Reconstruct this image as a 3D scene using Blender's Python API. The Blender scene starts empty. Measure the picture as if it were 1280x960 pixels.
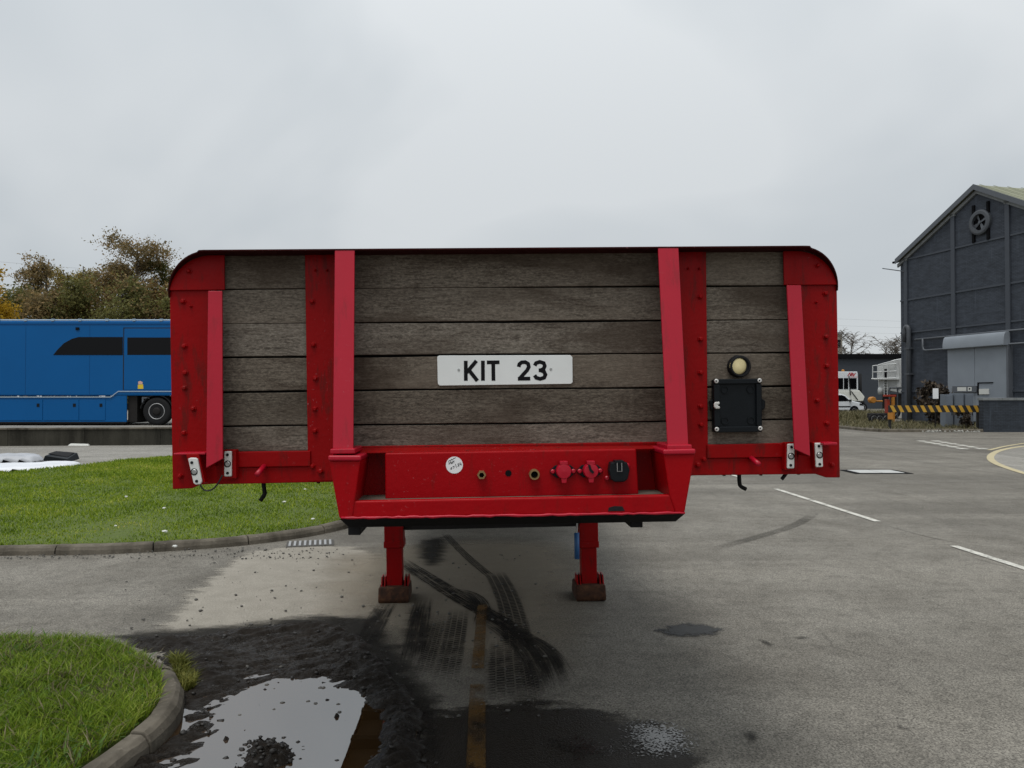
import bpy, bmesh, math, random
import numpy as np
from mathutils import Vector, Matrix, noise as mnoise

random.seed(7); rng = np.random.default_rng(7)
R = math.radians
scene = bpy.context.scene
COL = scene.collection

# ------------------------------------------------------------------ camera
F = 961.0; CX, CY = 640.0, 480.0; CAM_H = 1.68
PITCH = math.atan(14.0 / F)
cam_d = bpy.data.cameras.new("camera"); cam = bpy.data.objects.new("camera", cam_d); COL.objects.link(cam)
cam_d.sensor_width = 36.0; cam_d.lens = F / 1280.0 * 36.0
cam_d.clip_start = 0.05; cam_d.clip_end = 3000
cam.location = (0, 0, CAM_H); cam.rotation_euler = (math.pi / 2 + PITCH, 0, 0)
scene.camera = cam

# ------------------------------------------------------------------ sky and sun
SUN_EL, SUN_AZ = R(70), R(205)          # azimuth clockwise from +Y: the sun stands behind the camera, a little left
world = bpy.data.worlds.new("World"); scene.world = world; world.use_nodes = True
nt = world.node_tree; nt.nodes.clear()
def wn(t, **k):
    n = nt.nodes.new(t)
    for a, b in k.items(): setattr(n, a, b)
    return n
out = wn("ShaderNodeOutputWorld"); bg = wn("ShaderNodeBackground"); bg.inputs["Strength"].default_value = 0.1
sky = wn("ShaderNodeTexSky", sky_type='NISHITA', sun_disc=False, sun_elevation=SUN_EL, sun_rotation=SUN_AZ)
tc = wn("ShaderNodeTexCoord"); mp = wn("ShaderNodeMapping"); mp.inputs["Scale"].default_value = (1.0, 1.0, 1.7)
mp.inputs["Rotation"].default_value = (0.0, 0.35, 0.4)
nz = wn("ShaderNodeTexNoise"); nz.inputs["Scale"].default_value = 1.7; nz.inputs["Detail"].default_value = 4; nz.inputs["Roughness"].default_value = 0.45
nz.inputs["Distortion"].default_value = 0.35
cr = wn("ShaderNodeValToRGB")
cr.color_ramp.elements[0].position = 0.36; cr.color_ramp.elements[0].color = (0.385, 0.422, 0.450, 1)
cr.color_ramp.elements[1].position = 0.62; cr.color_ramp.elements[1].color = (0.552, 0.576, 0.590, 1)
sep = wn("ShaderNodeSeparateXYZ")
sq = wn("ShaderNodeMath", operation='MULTIPLY'); ml = wn("ShaderNodeMath", operation='MULTIPLY_ADD')
ml.inputs[1].default_value = 11.0; ml.inputs[2].default_value = 10.0
vs = wn("ShaderNodeVectorMath", operation='SCALE')
mx = wn("ShaderNodeMixRGB"); mx.inputs["Fac"].default_value = 0.94
L = nt.links.new
L(tc.outputs["Generated"], mp.inputs["Vector"]); L(mp.outputs["Vector"], nz.inputs["Vector"]); L(nz.outputs["Fac"], cr.inputs["Fac"])
L(tc.outputs["Generated"], sep.inputs[0]); L(sep.outputs["Z"], sq.inputs[0]); L(sep.outputs["Z"], sq.inputs[1]); L(sq.outputs[0], ml.inputs[0])
L(cr.outputs["Color"], vs.inputs[0]); L(ml.outputs[0], vs.inputs["Scale"])
L(sky.outputs["Color"], mx.inputs["Color1"]); L(vs.outputs["Vector"], mx.inputs["Color2"])
L(mx.outputs["Color"], bg.inputs["Color"]); L(bg.outputs["Background"], out.inputs["Surface"])
sun_d = bpy.data.lights.new("sun", 'SUN'); sun_d.energy = 1.4; sun_d.angle = R(28); sun_d.color = (1.0, 0.975, 0.94)
sun = bpy.data.objects.new("sun", sun_d); COL.objects.link(sun)
sdir = Vector((math.sin(SUN_AZ) * math.cos(SUN_EL), math.cos(SUN_AZ) * math.cos(SUN_EL), math.sin(SUN_EL)))
sun.rotation_euler = sdir.to_track_quat('Z', 'Y').to_euler()
scene.view_settings.view_transform = 'Standard'; scene.view_settings.look = 'None'
scene.view_settings.exposure = 0.22; scene.view_settings.gamma = 1.0; scene.view_settings.use_curve_mapping = False
scene.render.engine = 'CYCLES'
scene.cycles.max_bounces = 6; scene.cycles.transparent_max_bounces = 16; scene.cycles.use_denoising = True; scene.cycles.denoiser = 'OPENIMAGEDENOISE'; scene.cycles.denoising_input_passes = 'RGB_ALBEDO_NORMAL'; scene.cycles.denoising_prefilter = 'ACCURATE'
scene.cycles.use_adaptive_sampling = True; scene.cycles.adaptive_threshold = 0.004

# ------------------------------------------------------------------ measuring helpers (photo pixel -> place in the yard)
def ray(px, py):
    a = (px - CX) / F; b = (CY - py) / F
    return Vector((a, math.cos(PITCH) - b * math.sin(PITCH), math.sin(PITCH) + b * math.cos(PITCH)))
def gp(px, py, z=0.0):
    d = ray(px, py); t = (z - CAM_H) / d.z
    return (d.x * t, d.y * t)
def P(px, py, Y):
    d = ray(px, py); t = Y / d.y
    return (d.x * t, CAM_H + d.z * t)

# ------------------------------------------------------------------ materials
MATS = {}
class NT:
    def __init__(s, name):
        m = bpy.data.materials.new(name); m.use_nodes = True; s.m = m; s.t = m.node_tree; s.t.nodes.clear()
        s.out = s.n("ShaderNodeOutputMaterial")
        MATS[name] = m
    def n(s, t, ins=None, **k):
        nd = s.t.nodes.new(t)
        for a, b in k.items(): setattr(nd, a, b)
        for a, b in (ins or {}).items():
            if hasattr(b, "is_output"): s.t.links.new(b, nd.inputs[a])
            else: nd.inputs[a].default_value = b
        return nd
    def obj(s): return s.n("ShaderNodeTexCoord").outputs["Object"]
    def mapv(s, v, scale=(1, 1, 1), loc=None):
        nd = s.n("ShaderNodeMapping", {"Vector": v, "Scale": scale})
        if loc is not None: s.t.links.new(loc, nd.inputs["Location"])
        return nd.outputs[0]
    def noise(s, v, scale, detail=4, rough=0.55, dist=0.0):
        return s.n("ShaderNodeTexNoise", {"Vector": v, "Scale": scale, "Detail": detail, "Roughness": rough, "Distortion": dist}).outputs["Fac"]
    def ramp(s, f, stops, interp='LINEAR'):
        r = s.n("ShaderNodeValToRGB", {"Fac": f}); r.color_ramp.interpolation = interp
        e = r.color_ramp.elements
        while len(e) < len(stops): e.new(0.5)
        for el, (p, c) in zip(e, stops):
            el.position = p; el.color = (c, c, c, 1) if isinstance(c, (int, float)) else (*c, 1)
        return r.outputs["Color"]
    def mix(s, f, a, b, mode='MIX'):
        nd = s.n("ShaderNodeMixRGB", blend_type=mode)
        for k, v in (("Fac", f), ("Color1", a), ("Color2", b)):
            if hasattr(v, "is_output"): s.t.links.new(v, nd.inputs[k])
            elif isinstance(v, (int, float)): nd.inputs[k].default_value = v if k == "Fac" else (v, v, v, 1)
            else: nd.inputs[k].default_value = (*v, 1)
        return nd.outputs[0]
    def math(s, op, a, b=0.0, c=0.0, clamp=False):
        nd = s.n("ShaderNodeMath", operation=op); nd.use_clamp = clamp
        for i, v in enumerate((a, b, c)):
            if hasattr(v, "is_output"): s.t.links.new(v, nd.inputs[i])
            else: nd.inputs[i].default_value = v
        return nd.outputs[0]
    def bump(s, h, strength=0.3, dist=0.01, normal=None):
        i = {"Height": h, "Strength": strength, "Distance": dist}
        if normal is not None: i["Normal"] = normal
        return s.n("ShaderNodeBump", i).outputs[0]
    def bsdf(s, col, rough=0.5, metal=0.0, normal=None, spec=None, coat=0.0, **extra):
        i = {"Roughness": rough, "Metallic": metal}
        i["Base Color"] = col if hasattr(col, "is_output") else (*col, 1)
        if normal is not None: i["Normal"] = normal
        if spec is not None: i["Specular IOR Level"] = spec
        if coat: i["Coat Weight"] = coat; i["Coat Roughness"] = 0.12
        i.update(extra)
        return s.n("ShaderNodeBsdfPrincipled", i).outputs[0]
    def done(s, sh): s.t.links.new(sh, s.out.inputs["Surface"]); return s.m
    def alpha(s, sh, a):
        tr = s.n("ShaderNodeBsdfTransparent").outputs[0]
        nd = s.n("ShaderNodeMixShader", {0: a}); s.t.links.new(tr, nd.inputs[1]); s.t.links.new(sh, nd.inputs[2])
        return nd.outputs[0]

def plain(name, col, rough=0.5, metal=0.0, var=0.12, scale=6.0, bump=0.0, coat=0.0, spec=None):
    s = NT(name); v = s.obj(); n = s.noise(v, scale, 5)
    c = s.mix(n, tuple(x * (1 - var) for x in col), tuple(min(1, x * (1 + var)) for x in col))
    rr = s.math('MULTIPLY_ADD', n, 0.2, rough - 0.1)
    nb = s.bump(s.noise(v, scale * 8, 3), bump, 0.004) if bump else None
    return s.done(s.bsdf(c, rr, metal, nb, spec, coat))

def red_paint(name, col, dirt=0.5, rough=0.36, bumpy=0.45, spec=0.14):
    s = NT(name); v = s.obj()
    n1 = s.noise(v, 3.0, 5); n2 = s.noise(s.mapv(v, (1, 1, 0.25)), 14.0, 5, 0.65); n3 = s.noise(v, 60, 3)
    c = s.mix(n1, tuple(x * 0.84 for x in col), tuple(x * 1.14 for x in col))
    d = s.ramp(n2, [(0.58, 0.0), (0.78, dirt)])
    c = s.mix(d, c, (0.070, 0.003, 0.003))
    chips = s.math('MULTIPLY', s.ramp(s.noise(v, 75, 4, 0.75), [(0.64, 0.0), (0.67, 0.75)]), s.ramp(s.noise(v, 2.3, 3), [(0.50, 0.0), (0.64, dirt * 2)]))
    c = s.mix(s.math('MULTIPLY', s.ramp(s.noise(s.mapv(v, (3, 3, 0.6)), 8, 5, 0.7), [(0.55, 0.0), (0.66, 1.0)]), dirt), c, (0.045, 0.012, 0.008))
    c = s.mix(chips, c, (0.40, 0.14, 0.15))
    rr = s.math('MULTIPLY_ADD', n2, 0.3, rough - 0.12)
    nb = s.bump(s.math('ADD', s.math('MULTIPLY', n3, 0.5), s.noise(v, 9, 3)), bumpy, 0.004)
    return s.done(s.bsdf(c, rr, 0, nb, spec))
red_paint("red_paint", (0.265, 0.0, 0.001), rough=0.40)
red_paint("bright_skylit_red", (0.41, 0.002, 0.019), dirt=0.22, rough=0.36, bumpy=0.16, spec=0.4)  # sky sheen of the leaning stake flanges put into a lighter base colour
red_paint("shaded_red_paint", (0.030, 0.001, 0.001), dirt=0.8, rough=0.6)  # unlit underside of rim, side rails and beams painted in as near-black red
red_paint("panel_red_paint", (0.315, 0.0, 0.003), dirt=0.25, rough=0.42)

def wood():
    s = NT("weathered_wood"); tcn = s.n("ShaderNodeTexCoord"); oi = s.n("ShaderNodeObjectInfo").outputs["Random"]
    off = s.n("ShaderNodeCombineXYZ", {"X": s.math('MULTIPLY', oi, 37.0), "Y": 0.0, "Z": s.math('MULTIPLY', oi, 91.0)}).outputs[0]
    v = s.mapv(tcn.outputs["Object"], (1, 1, 1), off)
    grain = s.noise(s.mapv(v, (9, 30, 80)), 1.0, 6, 0.72, 0.4)
    fine = s.noise(s.mapv(v, (55, 60, 150)), 1.0, 4, 0.8)
    blotch = s.noise(s.mapv(v, (1.6, 3, 5)), 1.0, 5, 0.62, 0.4)
    c = s.ramp(grain, [(0.30, (0.062, 0.052, 0.044)), (0.46, (0.148, 0.130, 0.112)), (0.64, (0.215, 0.193, 0.168)), (0.82, (0.27, 0.245, 0.215))])
    c = s.mix(s.ramp(fine, [(0.51, 0.0), (0.62, 0.7)]), c, (0.31, 0.28, 0.24))
    c = s.mix(s.ramp(fine, [(0.36, 0.7), (0.47, 0.0)]), c, (0.045, 0.038, 0.032))
    c = s.mix(s.ramp(blotch, [(0.46, 0.0), (0.62, 0.72)]), c, (0.058, 0.042, 0.031))
    stain = s.noise(s.mapv(v, (0.9, 3, 2.2)), 1.0, 5, 0.6, 0.8)
    c = s.mix(s.ramp(stain, [(0.52, 0.0), (0.66, 0.5)]), c, (0.24, 0.21, 0.18))
    tint = s.ramp(s.math('FRACT', s.math('MULTIPLY', oi, 7.31)), [(0.0, (0.58, 0.54, 0.48)), (0.35, (1.0, 0.97, 0.92)), (0.65, (0.72, 0.67, 0.60)), (1.0, (1.14, 1.09, 1.02))])
    c = s.mix(1.0, c, tint, 'MULTIPLY')
    spl = s.noise(s.mapv(v, (1.1, 4, 60)), 1.0, 3, 0.6)
    c = s.mix(s.ramp(spl, [(0.735, 0.0), (0.75, 0.85)]), c, (0.02, 0.016, 0.013))
    h = s.math('ADD', s.math('MULTIPLY', grain, 0.8), s.math('MULTIPLY', fine, 0.6))
    s.done(s.bsdf(c, 0.88, 0, s.bump(h, 0.55, 0.004), 0.2))
wood()

def asphalt(name, dark, light, speck, bumpd=0.006):
    s = NT(name); v = s.obj()
    big = s.noise(v, 0.20, 5, 0.6, 0.8); mid = s.noise(v, 1.3, 6, 0.62, 0.4); sm = s.noise(v, 7.5, 5, 0.65, 0.2); fine = s.noise(v, 85, 3, 0.75)
    streak = s.noise(s.mapv(v, (0.10, 1.1, 1)), 1.0, 6, 0.62, 0.6)
    wheel = s.noise(s.mapv(v, (0.9, 0.06, 1)), 1.0, 4, 0.55, 0.4)
    vor = s.n("ShaderNodeTexVoronoi", {"Vector": v, "Scale": 120.0})
    c = s.mix(s.ramp(mid, [(0.30, 0.0), (0.70, 1.0)]), dark, light)
    c = s.mix(s.ramp(big, [(0.42, 0.0), (0.62, 0.55)]), c, tuple(x * 0.66 for x in dark))
    c = s.mix(s.ramp(streak, [(0.50, 0.0), (0.68, 0.55)]), c, tuple(x * 1.18 for x in light))
    c = s.mix(s.ramp(wheel, [(0.54, 0.0), (0.70, 0.45)]), c, tuple(x * 0.62 for x in dark))
    c = s.mix(s.ramp(sm, [(0.40, 0.30), (0.50, 0.0)]), c, tuple(x * 0.55 for x in dark))
    stone = s.ramp(vor.outputs["Color"], [(0.15, 0.55), (0.5, 1.0), (0.9, 1.55)])
    c = s.mix(0.75, c, stone, 'MULTIPLY')
    c = s.mix(s.ramp(fine, [(0.36, 0.85), (0.48, 0.0)]), c, speck)
    c = s.mix(s.ramp(s.noise(v, 6.0, 4, 0.6), [(0.70, 0.0), (0.735, 0.8)]), c, tuple(x * 0.30 for x in dark))
    wv = s.mix(0.22, v, s.n("ShaderNodeTexNoise", {"Vector": v, "Scale": 2.2, "Detail": 5.0}).outputs["Color"])
    crack = s.n("ShaderNodeTexVoronoi", {"Vector": wv, "Scale": 0.42}, feature='DISTANCE_TO_EDGE').outputs["Distance"]
    ck = s.math('MULTIPLY', s.ramp(crack, [(0.001, 1.0), (0.005, 0.0)]), s.ramp(s.noise(v, 0.6, 3), [(0.56, 0.0), (0.66, 0.5)]))
    c = s.mix(ck, c, tuple(x * 0.22 for x in dark))
    h = s.math('SUBTRACT', s.math('ADD', s.math('MULTIPLY', vor.outputs["Distance"], -0.5), s.math('MULTIPLY', fine, 0.5)), ck)
    s.done(s.bsdf(c, s.math('MULTIPLY_ADD', mid, -0.3, 0.9), 0, s.bump(h, 0.45, bumpd), 0.2))
asphalt("asphalt", (0.152, 0.138, 0.115), (0.240, 0.221, 0.187), (0.028, 0.024, 0.019))
asphalt("pale_concrete", (0.25, 0.235, 0.205), (0.34, 0.322, 0.287), (0.10, 0.092, 0.08), 0.005)

def decal(name, col_a, col_b, rough, soft, amp, nscale, bump=0.5, spec=0.5, fine_alpha=0.0, maxa=1.0, bscale=60, stretch=(1, 1, 1)):
    """material of a stain sheet: opacity follows the sheet's own edge distance 'd' plus noise"""
    s = NT(name); v = s.obj(); vs_ = s.mapv(v, stretch)
    d = s.n("ShaderNodeAttribute", attribute_name="d").outputs["Fac"]
    n = s.noise(vs_, nscale, 6, 0.65); f = s.noise(v, 75, 3, 0.7)
    e = s.math('ADD', d, s.math('MULTIPLY_ADD', n, amp * 2, -amp))
    e = s.math('ADD', e, s.math('MULTIPLY_ADD', f, fine_alpha * 2, -fine_alpha))
    a = s.math('MULTIPLY', s.math('DIVIDE', e, soft, clamp=True), maxa)
    n2 = s.noise(v, 5, 5, 0.6)
    c = s.mix(n2, col_a, col_b)
    c = s.mix(s.ramp(f, [(0.55, 0.0), (0.8, 0.35)]), c, tuple(min(1, x * 2.2) for x in col_b))
    rr = s.math('MULTIPLY_ADD', n2, 0.25, rough - 0.1)
    vor = s.n("ShaderNodeTexVoronoi", {"Vector": v, "Scale": float(bscale)}).outputs["Distance"]
    h = s.math('ADD', s.math('MULTIPLY', vor, -0.6), s.math('MULTIPLY', f, 0.7))
    sh = s.bsdf(c, rr, 0, s.bump(h, bump, 0.008), spec)
    s.done(s.alpha(sh, a))
decal("wet_stain", (0.008, 0.006, 0.004), (0.026, 0.020, 0.014), 0.45, 0.12, 0.34, 5.0, 0.6, 0.16, 0.12, 0.96, 120, (0.5, 1.6, 1))
decal("dark_stain", (0.012, 0.011, 0.009), (0.03, 0.027, 0.022), 0.8, 0.05, 0.06, 9.0, 0.5, 0.3, 0.03, 0.92)
decal("mud_film", (0.010, 0.009, 0.007), (0.028, 0.024, 0.019), 0.7, 0.16, 0.18, 4.0, 0.8, 0.12, 0.05, 0.9, 60, (1, 2.5, 1))
decal("wet_gloss", (0.02, 0.018, 0.016), (0.03, 0.028, 0.025), 0.12, 0.03, 0.06, 9.0, 0.12, 1.0, 0.42, 1.0, 42)
decal("sparse_gloss", (0.02, 0.018, 0.016), (0.03, 0.028, 0.025), 0.15, 0.05, 0.10, 9.0, 0.15, 0.9, 0.30, 0.7, 42)
decal("asphalt_repair", (0.035, 0.036, 0.037), (0.075, 0.074, 0.072), 0.9, 0.07, 0.13, 14.0, 0.7, 0.3)
decal("worn_concrete", (0.22, 0.20, 0.163), (0.385, 0.352, 0.30), 0.9, 0.12, 0.24, 3.5, 0.8, 0.2, 0.07, 0.92, 60, (0.35, 2.2, 1))
decal("brown_dust", (0.23, 0.195, 0.145), (0.33, 0.285, 0.22), 0.9, 0.5, 0.35, 1.8, 0.4, 0.2, 0.03, 0.6, 60, (0.7, 1.6, 1))
decal("moss", (0.10, 0.12, 0.012), (0.19, 0.20, 0.02), 0.95, 0.05, 0.09, 7.0, 0.8, 0.1, 0.04, 0.95)
decal("grey_scuff", (0.075, 0.071, 0.064), (0.10, 0.095, 0.086), 0.75, 0.25, 0.18, 2.5, 0.5, 0.3, 0.03, 0.32, 60, (0.25, 2.5, 1))

def tread(name, kind):
    s = NT(name); uv = s.n("ShaderNodeUVMap", uv_map="UVMap").outputs[0]
    fade = s.n("ShaderNodeAttribute", attribute_name="d").outputs["Fac"]
    sp = s.n("ShaderNodeSeparateXYZ", {0: uv}); u, vv = sp.outputs[0], sp.outputs[1]
    v = s.obj(); n = s.noise(v, 9, 5, 0.65); f = s.noise(v, 55, 3, 0.7)
    edge = s.math('MULTIPLY', s.math('SUBTRACT', 0.5, s.math('ABSOLUTE', s.math('SUBTRACT', u, 0.5))), 9.0, clamp=True)
    if kind == 'tread':
        g = s.math('ABSOLUTE', s.math('SUBTRACT', s.math('FRACT', s.math('MULTIPLY', u, 4.0)), 0.5))
        rib = s.math('MULTIPLY', s.math('SUBTRACT', 0.45, g), 12.0, clamp=True)
        ph = s.math('MULTIPLY', s.math('FLOOR', s.math('MULTIPLY', u, 4.0)), 0.37)
        w = s.math('FRACT', s.math('ADD', s.math('MULTIPLY', vv, 24.0), s.math('ADD', ph, s.math('MULTIPLY', u, 1.2))))
        lug = s.math('MULTIPLY', s.math('SUBTRACT', 0.36, s.math('ABSOLUTE', s.math('SUBTRACT', w, 0.5))), 9.0, clamp=True)
        pat = s.math('MULTIPLY', rib, lug); keep = s.ramp(n, [(0.28, 0.25), (0.48, 1.0)])
    elif kind == 'smear':
        g = s.noise(s.n("ShaderNodeCombineXYZ", {"X": s.math('MULTIPLY', u, 14.0), "Y": s.math('MULTIPLY', vv, 1.6), "Z": 0.0}).outputs[0], 1.0, 4, 0.7)
        pat = s.ramp(g, [(0.40, 0.0), (0.54, 1.0)]); keep = s.ramp(n, [(0.30, 0.35), (0.55, 1.0)])
    else:
        pat = 1.0 if kind == 'plain' else 0.28; keep = s.ramp(n, [(0.25, 0.5), (0.5, 1.0)])
    a = s.math('MULTIPLY', s.math('MULTIPLY', edge, pat), s.math('MULTIPLY', fade, keep), clamp=True)
    a = s.math('MULTIPLY', a, s.ramp(f, [(0.25, 0.55), (0.5, 1.0)]))
    c = s.mix(n, (0.007, 0.006, 0.005), (0.020, 0.017, 0.014))
    s.done(s.alpha(s.bsdf(c, 0.8, 0, s.bump(f, 0.5, 0.006), 0.1), a))
tread("tyre_tread_mud", 'tread'); tread("tyre_smear_mud", 'smear'); tread("tyre_scuff", 'plain'); tread("faint_scuff", 'faint')

def line_paint(name, ca, cb, wear_lo, wear_hi, maxa=1.0):
    s = NT(name); v = s.obj(); n = s.noise(v, 4.5, 6, 0.68); f = s.noise(v, 60, 4, 0.75)
    w = s.math('ADD', s.math('MULTIPLY', n, 0.62), s.math('MULTIPLY', f, 0.38))
    a = s.math('MULTIPLY', s.ramp(w, [(wear_lo, 0.0), (wear_hi, 1.0)]), maxa)
    c = s.mix(s.noise(v, 12, 5), ca, cb)
    s.done(s.alpha(s.bsdf(c, 0.75, 0, s.bump(f, 0.6, 0.006), 0.3), a))
line_paint("white_line", (0.50, 0.48, 0.42), (0.64, 0.62, 0.56), 0.37, 0.50)
line_paint("yellow_line", (0.40, 0.34, 0.20), (0.52, 0.45, 0.29), 0.28, 0.44)
line_paint("old_yellow_line", (0.06, 0.029, 0.003), (0.145, 0.070, 0.009), 0.38, 0.56, 0.9)

def mud():
    s = NT("wet_mud"); v = s.obj(); n = s.noise(v, 6, 6, 0.65); f = s.noise(v, 70, 4, 0.75); g = s.noise(s.mapv(v, (1, 3.2, 1)), 12, 5, 0.7, 0.5)
    hz = s.n("ShaderNodeSeparateXYZ", {0: s.n("ShaderNodeNewGeometry").outputs["Position"]}).outputs[2]
    c = s.mix(n, (0.006, 0.0042, 0.0026), (0.022, 0.0155, 0.010))
    c = s.mix(s.ramp(g, [(0.55, 0.0), (0.75, 0.6)]), c, (0.050, 0.038, 0.027))
    wet = s.ramp(s.math('ADD', hz, s.math('MULTIPLY_ADD', n, 0.03, -0.015)), [(0.010, 0.16), (0.040, 0.60)])
    wet = s.math('MULTIPLY', wet, s.ramp(s.noise(v, 5.0, 5, 0.65), [(0.42, 0.30), (0.55, 1.15)]))
    h = s.math('ADD', s.math('MULTIPLY', f, 0.5), g)
    s.done(s.bsdf(c, wet, 0, s.bump(h, 1.0, 0.024), 0.2))
mud()
def water():
    s = NT("muddy_water"); v = s.obj()
    nb = s.bump(s.noise(v, 5, 3, 0.5), 0.012, 0.01)
    dif = s.bsdf((0.040, 0.021, 0.008), 0.3, 0, None, 0.0)
    gl = s.n("ShaderNodeBsdfGlossy", {"Color": (0.93, 0.94, 0.95, 1), "Roughness": 0.015, "Normal": nb}).outputs[0]
    fr = s.n("ShaderNodeLayerWeight", {"Blend": 0.71}).outputs["Fresnel"]
    nd = s.n("ShaderNodeMixShader", {0: fr}); s.t.links.new(dif, nd.inputs[1]); s.t.links.new(gl, nd.inputs[2])
    s.done(nd.outputs[0])
water()
def leafmat(name, stops, trans=0.42, rough=0.6):
    s = NT(name); r = s.n("ShaderNodeNewGeometry").outputs["Random Per Island"]
    n = s.noise(s.obj(), 0.9, 3)
    f = s.math('ADD', s.math('MULTIPLY', r, 0.6), s.math('MULTIPLY_ADD', n, 1.0, -0.3), clamp=True)
    c = s.ramp(f, stops)
    a = s.bsdf(c, rough, 0, None, 0.25); b = s.n("ShaderNodeBsdfTranslucent", {"Color": c}).outputs[0]
    nd = s.n("ShaderNodeMixShader", {0: trans}); s.t.links.new(a, nd.inputs[1]); s.t.links.new(b, nd.inputs[2])
    s.done(nd.outputs[0])
leafmat("grass_blades", [(0.0, (0.035, 0.072, 0.005)), (0.35, (0.108, 0.185, 0.010)), (0.62, (0.195, 0.285, 0.019)), (0.84, (0.29, 0.35, 0.045)), (1.0, (0.46, 0.42, 0.15))], 0.35)
leafmat("lawn_blades", [(0.0, (0.044, 0.083, 0.005)), (0.35, (0.135, 0.213, 0.010)), (0.62, (0.244, 0.328, 0.019)), (0.84, (0.362, 0.402, 0.045)), (1.0, (0.575, 0.483, 0.150))], 0.35)
leafmat("moss_leaves", [(0.0, (0.05, 0.06, 0.01)), (0.5, (0.12, 0.13, 0.02)), (1.0, (0.24, 0.22, 0.05))], 0.2)
leafmat("weed_leaves", [(0.0, (0.03, 0.07, 0.012)), (0.5, (0.07, 0.14, 0.02)), (1.0, (0.13, 0.21, 0.04))], 0.3)
leafmat("dry_grass", [(0.0, (0.05, 0.05, 0.02)), (0.4, (0.11, 0.10, 0.045)), (0.75, (0.20, 0.17, 0.09)), (1.0, (0.30, 0.26, 0.16))], 0.2)
leafmat("birch_leaves", [(0.0, (0.097, 0.084, 0.035)), (0.45, (0.205, 0.157, 0.070)), (0.78, (0.323, 0.217, 0.096)), (1.0, (0.470, 0.313, 0.112))])
leafmat("yellow_leaves", [(0.0, (0.109, 0.102, 0.026)), (0.4, (0.232, 0.181, 0.043)), (0.8, (0.377, 0.275, 0.051)), (1.0, (0.522, 0.377, 0.065))])
leafmat("bright_yellow_leaves", [(0.0, (0.13, 0.09, 0.010)), (0.4, (0.36, 0.22, 0.014)), (1.0, (0.58, 0.36, 0.025))])
leafmat("green_leaves", [(0.0, (0.070, 0.077, 0.026)), (0.5, (0.148, 0.147, 0.046)), (1.0, (0.244, 0.217, 0.065))])
leafmat("bronze_leaves", [(0.0, (0.108, 0.080, 0.032)), (0.5, (0.235, 0.160, 0.061)), (1.0, (0.392, 0.252, 0.087))])
leafmat("dead_twigs", [(0.0, (0.02, 0.015, 0.011)), (0.6, (0.06, 0.045, 0.032)), (1.0, (0.12, 0.09, 0.06))], 0.0)
plain("bark", (0.075, 0.062, 0.050), 0.9, var=0.4, scale=3)
plain("pale_bark", (0.16, 0.14, 0.12), 0.9, var=0.3, scale=3)
plain("turf_soil", (0.075, 0.105, 0.014), 0.95, var=0.5, scale=9, bump=0.5)
plain("weed_soil", (0.075, 0.066, 0.042), 0.95, var=0.5, scale=3, bump=0.5)
plain("black_paint", (0.005, 0.005, 0.005), 0.5, spec=0.18, var=0.4, scale=8, bump=0.2)
plain("black_plastic", (0.006, 0.008, 0.010), 0.42, spec=0.18, var=0.2, scale=20, bump=0.12)
plain("black_rubber", (0.014, 0.014, 0.015), 0.75, spec=0.18, var=0.25, scale=14, bump=0.2)
plain("dark_chassis", (0.020, 0.018, 0.017), 0.7, spec=0.18, var=0.4, scale=5)
plain("white_plastic", (0.66, 0.66, 0.63), 0.4, var=0.12, scale=40)
plain("plate_white", (0.76, 0.78, 0.76), 0.38, var=0.06, scale=14)
plain("sticker_white", (0.78, 0.78, 0.78), 0.5, var=0.04)
plain("ink_black", (0.005, 0.005, 0.006), 0.6, var=0.1, spec=0.15)
plain("brass", (0.30, 0.20, 0.09), 0.45, 0.7, var=0.3, scale=60)
plain("steel", (0.42, 0.42, 0.41), 0.42, 0.8, var=0.3, scale=40)
plain("zinc", (0.62, 0.61, 0.58), 0.45, 0.3, var=0.2, scale=80)
plain("lamp_lens", (0.56, 0.47, 0.24), 0.3, var=0.12, scale=60)
plain("blue_handle", (0.035, 0.12, 0.30), 0.45)
plain("deck_wood", (0.10, 0.08, 0.06), 0.9, var=0.4, scale=9)
def rust():
    s = NT("rusty_steel"); v = s.obj(); n = s.noise(v, 16, 6, 0.7)
    c = s.ramp(n, [(0.3, (0.012, 0.008, 0.006)), (0.5, (0.050, 0.020, 0.010)), (0.72, (0.115, 0.050, 0.022))])
    s.done(s.bsdf(c, 0.85, 0, s.bump(n, 0.6, 0.006), 0.3))
rust()
def concrete_wall(name, a, b, streaky=0.8):
    s = NT(name); v = s.obj(); n = s.noise(v, 1.3, 6, 0.65); st = s.noise(s.mapv(v, (2.2, 2.2, 0.3)), 1.0, 5, 0.65); f = s.noise(v, 26, 4, 0.7)
    c = s.mix(n, a, b); c = s.mix(s.ramp(st, [(0.42, 0.0), (0.68, streaky)]), c, tuple(x * 0.4 for x in a))
    c = s.mix(s.ramp(f, [(0.58, 0.0), (0.8, 0.5)]), c, tuple(x * 1.7 for x in b))
    s.done(s.bsdf(c, 0.92, 0, s.bump(s.math('ADD', f, n), 0.5, 0.01), 0.2))
concrete_wall("mossy_concrete", (0.026, 0.024, 0.018), (0.072, 0.067, 0.053))
concrete_wall("kerb_concrete", (0.080, 0.068, 0.050), (0.21, 0.185, 0.148), 0.85)
concrete_wall("coping_concrete", (0.17, 0.18, 0.18), (0.26, 0.27, 0.275), 0.4)
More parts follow.
